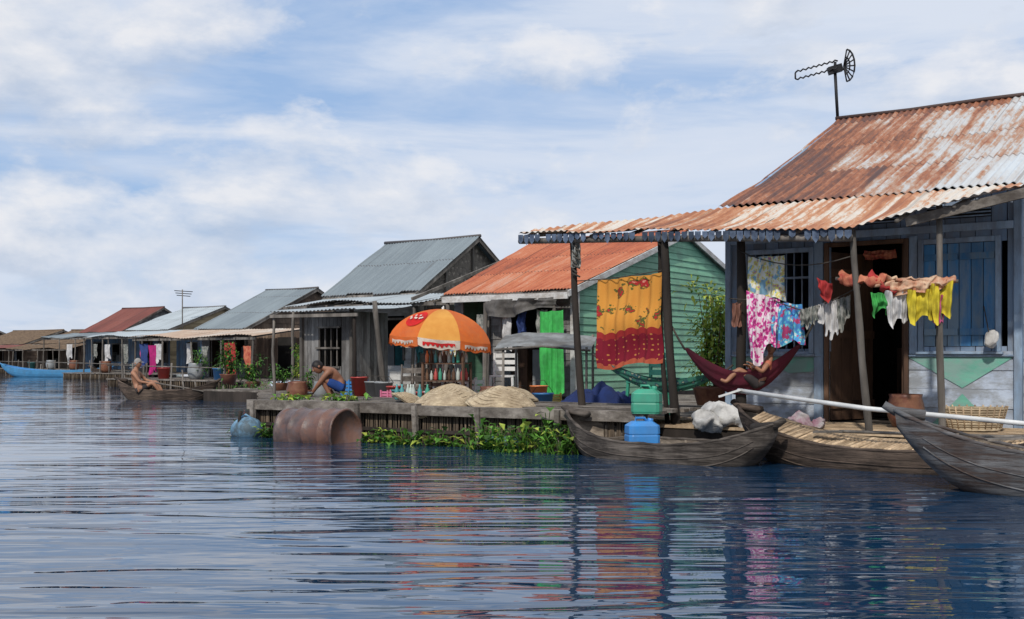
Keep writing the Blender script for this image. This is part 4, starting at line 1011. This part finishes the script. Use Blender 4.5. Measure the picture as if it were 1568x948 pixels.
def person(name,J,skin,short,hair=True,cap=None,look=(1,0,0),s=1.0,shirt=None):
    J={k:V(v) for k,v in J.items()}; e=emp(name,J['pel'])
    ch=J['chest'];pel=J['pel']; keys=['pel','waist','chest','neck','hd','shL','elL','wrL','shR','elR','wrR','hiL','knL','anL','toL','hiR','knR','anR','toR']
    J['waist']=pel.lerp(ch,.5); J['hd']=J['neck'].lerp(J['head'],.55)
    rad=dict(pel=.115,waist=.10,chest=.125,neck=.055,hd=.05,shL=.058,shR=.058,elL=.04,elR=.04,wrL=.026,wrR=.026,hiL=.085,hiR=.085,knL=.056,knR=.056,anL=.036,anR=.036,toL=.025,toR=.025)
    E=[('pel','waist'),('waist','chest'),('chest','neck'),('neck','hd'),('chest','shL'),('shL','elL'),('elL','wrL'),('chest','shR'),('shR','elR'),('elR','wrR'),
       ('pel','hiL'),('hiL','knL'),('knL','anL'),('anL','toL'),('pel','hiR'),('hiR','knR'),('knR','anR'),('anR','toR')]
    ix={k:i for i,k in enumerate(keys)}
    skinobj('body',[J[k] for k in keys],[(ix[a],ix[b]) for a,b in E],[rad[k]*s for k in keys],skin,e)
    mL=J['hiL'].lerp(J['knL'],.75); mR=J['hiR'].lerp(J['knR'],.75)
    skinobj('shorts',[pel,pel.lerp(ch,.25),J['hiL'],mL,J['hiR'],mR],[(0,1),(0,2),(2,3),(0,4),(4,5)],[.13*s,.12*s,.098*s,.08*s,.098*s,.08*s],short,e)
    if shirt: skinobj('shirt',[J['chest'],J['waist'],J['neck'].lerp(ch,.3),J['shL'],J['shL'].lerp(J['elL'],.5),J['shR'],J['shR'].lerp(J['elR'],.5)],[(0,1),(0,2),(0,3),(3,4),(0,5),(5,6)],[.14*s,.12*s,.075*s,.07*s,.06*s,.07*s,.06*s],shirt,e)
    for sd in 'LR':
        w=J['wr'+sd]; d=(w-J['el'+sd]).normalized(); sv=d.cross(V((0,0,1))).normalized() if abs(d.z)<.95 else V((0,1,0)); pal=w+d*.06*s
        vs=[w,pal];es=[(0,1)];rs=[.024*s,.026*s]
        for k,(o,l) in enumerate(((-.027,.06),(-.009,.072),(.009,.067),(.027,.052))):
            b0=pal+sv*o*s+d*.02*s; b1=b0+d*l*.55*s+V((0,0,-.008))*s; b2=b1+(d*.7+V((0,0,-.7)))*l*.5*s
            i=len(vs); vs+=[b0,b1,b2]; es+=[(1,i),(i,i+1),(i+1,i+2)]; rs+=[.011*s,.009*s,.008*s]
        i=len(vs); t0=w+d*.025*s-sv*.03*s; vs+=[t0,t0+(d*.6-sv*.6)*.04*s]; es+=[(0,i),(i,i+1)]; rs+=[.012*s,.009*s]
        skinobj('hand_'+sd,vs,es,rs,skin,e,1)
    H=J['head']; fw=V(look).normalized(); up=(H-J['neck']).normalized(); up=(up*.5+V((0,0,1))*.6).normalized(); rt=fw.cross(up).normalized(); up=rt.cross(fw).normalized()
    mb=MB()
    mb.grid(lambda a,b:hp0(H,fw,rt,up,s,a,b,1),20,16,skin)
    mb.tube([H+(fw*.088+up*.02)*s,H+(fw*.112-up*.018)*s,H+(fw*.09-up*.03)*s],[.008*s,.017*s,.012*s],skin,8)
    for q in (-1,1):
        mb.lathe(H+(fw*.082+rt*.03*q+up*.012)*s,[(0,-.008*s),(.012*s,0),(0,.008*s)],eyem,8,fw); mb.lathe(H+(rt*.076*q-fw*.005)*s,[(0,-.01*s),(.026*s,0),(.02*s,.01*s),(0,.012*s)],skin,8,rt*q)
        mb.tube([H+(fw*.088+rt*.015*q+up*.034)*s,H+(fw*.082+rt*.045*q+up*.034)*s],.005*s,hairm,5)
    mb.tube([H+(fw*.086-rt*.022-up*.055)*s,H+(fw*.092-up*.056)*s,H+(fw*.086+rt*.022-up*.055)*s],.006*s,lipm,6)
    mb.build('head',e)
    mb=MB()
    hm=cap or hairm
    def hf(a,b):
        front=max(0,math.cos(2*math.pi*a)); v=b*(.62-.30*front); return hp0(H,fw,rt,up,s,a,v,1.09)
    mb.grid(hf,24,10,hm)
    if cap: mb.grid(lambda a,b:H+(fw*(.08+.08*b)+rt*(a-.5)*.14*(1-.3*b)+up*(.05-.01*b))*s,8,3,cap)
    mb.build('cap' if cap else 'hair',e)
    return e
y=25.3
person('man_in_boat',dict(pel=(-8.50,y,.42),chest=(-8.60,y,.74),neck=(-8.56,y,.90),head=(-8.52,y-.02,1.03),
  shL=(-8.58,y+.17,.83),elL=(-8.40,y+.20,.64),wrL=(-8.18,y+.14,.60),shR=(-8.58,y-.17,.83),elR=(-8.42,y-.22,.62),wrR=(-8.20,y-.16,.58),
  hiL=(-8.46,y+.10,.42),knL=(-8.16,y+.13,.62),anL=(-7.98,y+.1,.34),toL=(-7.85,y+.1,.32),hiR=(-8.46,y-.10,.42),knR=(-8.14,y-.15,.60),anR=(-7.95,y-.1,.34),toR=(-7.82,y-.1,.32)),
  skinm,shortk,cap=capm,look=(.9,-.35,-.1),s=.95)
mb=MB(); mb.tube([V((-8.3,y-.1,.62)),V((-7.2,y-.25,.45))],.018,wood_grey,6); mb.beam(V((-7.2,y-.25,.45)),V((-6.9,y-.28,.40)),.12,.02,wood_grey); mb.build('wooden_paddle')
y=18.9
person('crouching_man',dict(pel=(-2.88,y,.66),chest=(-3.05,y-.03,.92),neck=(-3.18,y-.05,.99),head=(-3.29,y-.07,1.01),
  shL=(-3.10,y-.20,.93),elL=(-3.26,y-.22,.72),wrL=(-3.38,y-.14,.56),shR=(-3.12,y+.14,.94),elR=(-3.28,y+.16,.74),wrR=(-3.42,y+.04,.57),
  hiL=(-2.90,y-.11,.66),knL=(-3.22,y-.16,.82),anL=(-3.05,y-.14,.50),toL=(-3.22,y-.15,.475),hiR=(-2.90,y+.09,.66),knR=(-3.22,y+.14,.80),anR=(-3.05,y+.12,.50),toR=(-3.22,y+.13,.475)),
  skind,shortb,look=(-.8,-.35,-.5),s=.95)
bucket('wash_bucket',(-3.52,18.75,.45),.16,.14,p_grey)
y=12.0
person('child_in_hammock',dict(pel=(2.66,y,.90),chest=(2.76,y-.02,1.10),neck=(2.785,y-.03,1.20),head=(2.79,y-.06,1.29),
  shL=(2.75,y-.12,1.14),elL=(2.66,y-.19,1.03),wrL=(2.56,y-.20,1.10),shR=(2.77,y+.10,1.14),elR=(2.68,y+.15,1.02),wrR=(2.58,y+.08,1.08),
  hiL=(2.63,y-.06,.90),knL=(2.44,y-.07,1.06),anL=(2.30,y-.06,.92),toL=(2.24,y-.06,.95),hiR=(2.63,y+.06,.90),knR=(2.44,y+.07,1.04),anR=(2.30,y+.06,.92),toR=(2.24,y+.06,.95)),
  skinm,shortk,look=(-.45,-.85,-.1),s=.64,shirt=c_orange)
# ------------------------------------------------------------ WORLD / SUN / CAMERA
w=bpy.data.worlds.new('World'); scene.world=w; w.use_nodes=True; nt=w.node_tree
bg=nt.nodes['Background']
EL,AZ=42,-163
sky=nd(nt,'ShaderNodeTexSky',sky_type='NISHITA'); sky.sun_disc=False; sky.sun_elevation=math.radians(EL); sky.sun_rotation=math.radians(AZ)
sky.air_density=1.0; sky.dust_density=.6; sky.ozone_density=1.5
tc=nd(nt,'ShaderNodeTexCoord').outputs['Generated']
sp=nd(nt,'ShaderNodeSeparateXYZ'); nt.links.new(tc,sp.inputs[0])
wis=noi(nt,mapping(nt,tc,(.9,.9,6.0),.0,(1.3,.2,0)),2.6,6,.58,.5)
def cumn(dz): return noi(nt,mapping(nt,tc,(1.0,1.0,2.0),.0,(.35,0,.4+dz)),5.0,9,.58,.12)
cum=cumn(0); cum2=cumn(.06)
low=ramp(nt,sp.outputs[2],[(0.0,.22),(.08,.12),(.20,.0),(.6,.04)])
side=mth(nt,'MULTIPLY',sp.outputs[0],.20)
f=mth(nt,'ADD',mth(nt,'ADD',wis,low),side)
high=ramp(nt,sp.outputs[2],[(.24,.02),(.36,.14)])
wcov=ramp(nt,mth(nt,'ADD',f,high),[(.36,.14),(.48,.42),(.60,.82),(.74,.97)])
ccov=ramp(nt,mth(nt,'ADD',cum,mth(nt,'ADD',mth(nt,'MULTIPLY',low,.30),mth(nt,'MULTIPLY',side,.3))),[(.50,0),(.56,.6),(.66,1)])
skyb=mix(nt,.75,sky.outputs[0],(2.8,4.7,8.0))
col=mix(nt,wcov,skyb,(7.0,7.6,8.7))
sh=mth(nt,'ADD',mth(nt,'MULTIPLY',mth(nt,'SUBTRACT',cum,cum2),3.4),.52,clamp=True)
ccol=ramp(nt,sh,[(.12,(.50,.58,.72)),(.5,(.73,.77,.85)),(.92,(.93,.92,.93))])
ccol=mix(nt,1.0,ccol,(9.6,9.6,9.6),'MULTIPLY')
col=mix(nt,mth(nt,'MULTIPLY',ccov,.8),col,ccol)
nt.links.new(col,bg.inputs[0]); bg.inputs[1].default_value=.1
sun=bpy.data.lights.new('sun','SUN'); sun.energy=3.0; sun.angle=math.radians(2.0); sun.color=(1,.94,.85)
so=bpy.data.objects.new('sun',sun); scene.collection.objects.link(so)
el=math.radians(EL); az=math.radians(AZ)
dirv=V((math.sin(az)*math.cos(el),math.cos(az)*math.cos(el),math.sin(el)))
so.rotation_euler=dirv.to_track_quat('Z','Y').to_euler()
cam=bpy.data.cameras.new('camera'); co=bpy.data.objects.new('camera',cam); scene.collection.objects.link(co)
co.location=(0,0,1.2); co.rotation_euler=(math.radians(90),0,0)
cam.sensor_width=36; cam.lens=36*1700/1568; cam.shift_y=71/1568; cam.clip_end=8000; cam.clip_start=.1
scene.camera=co
scene.view_settings.view_transform='Standard'; scene.view_settings.look='None'; scene.view_settings.exposure=0
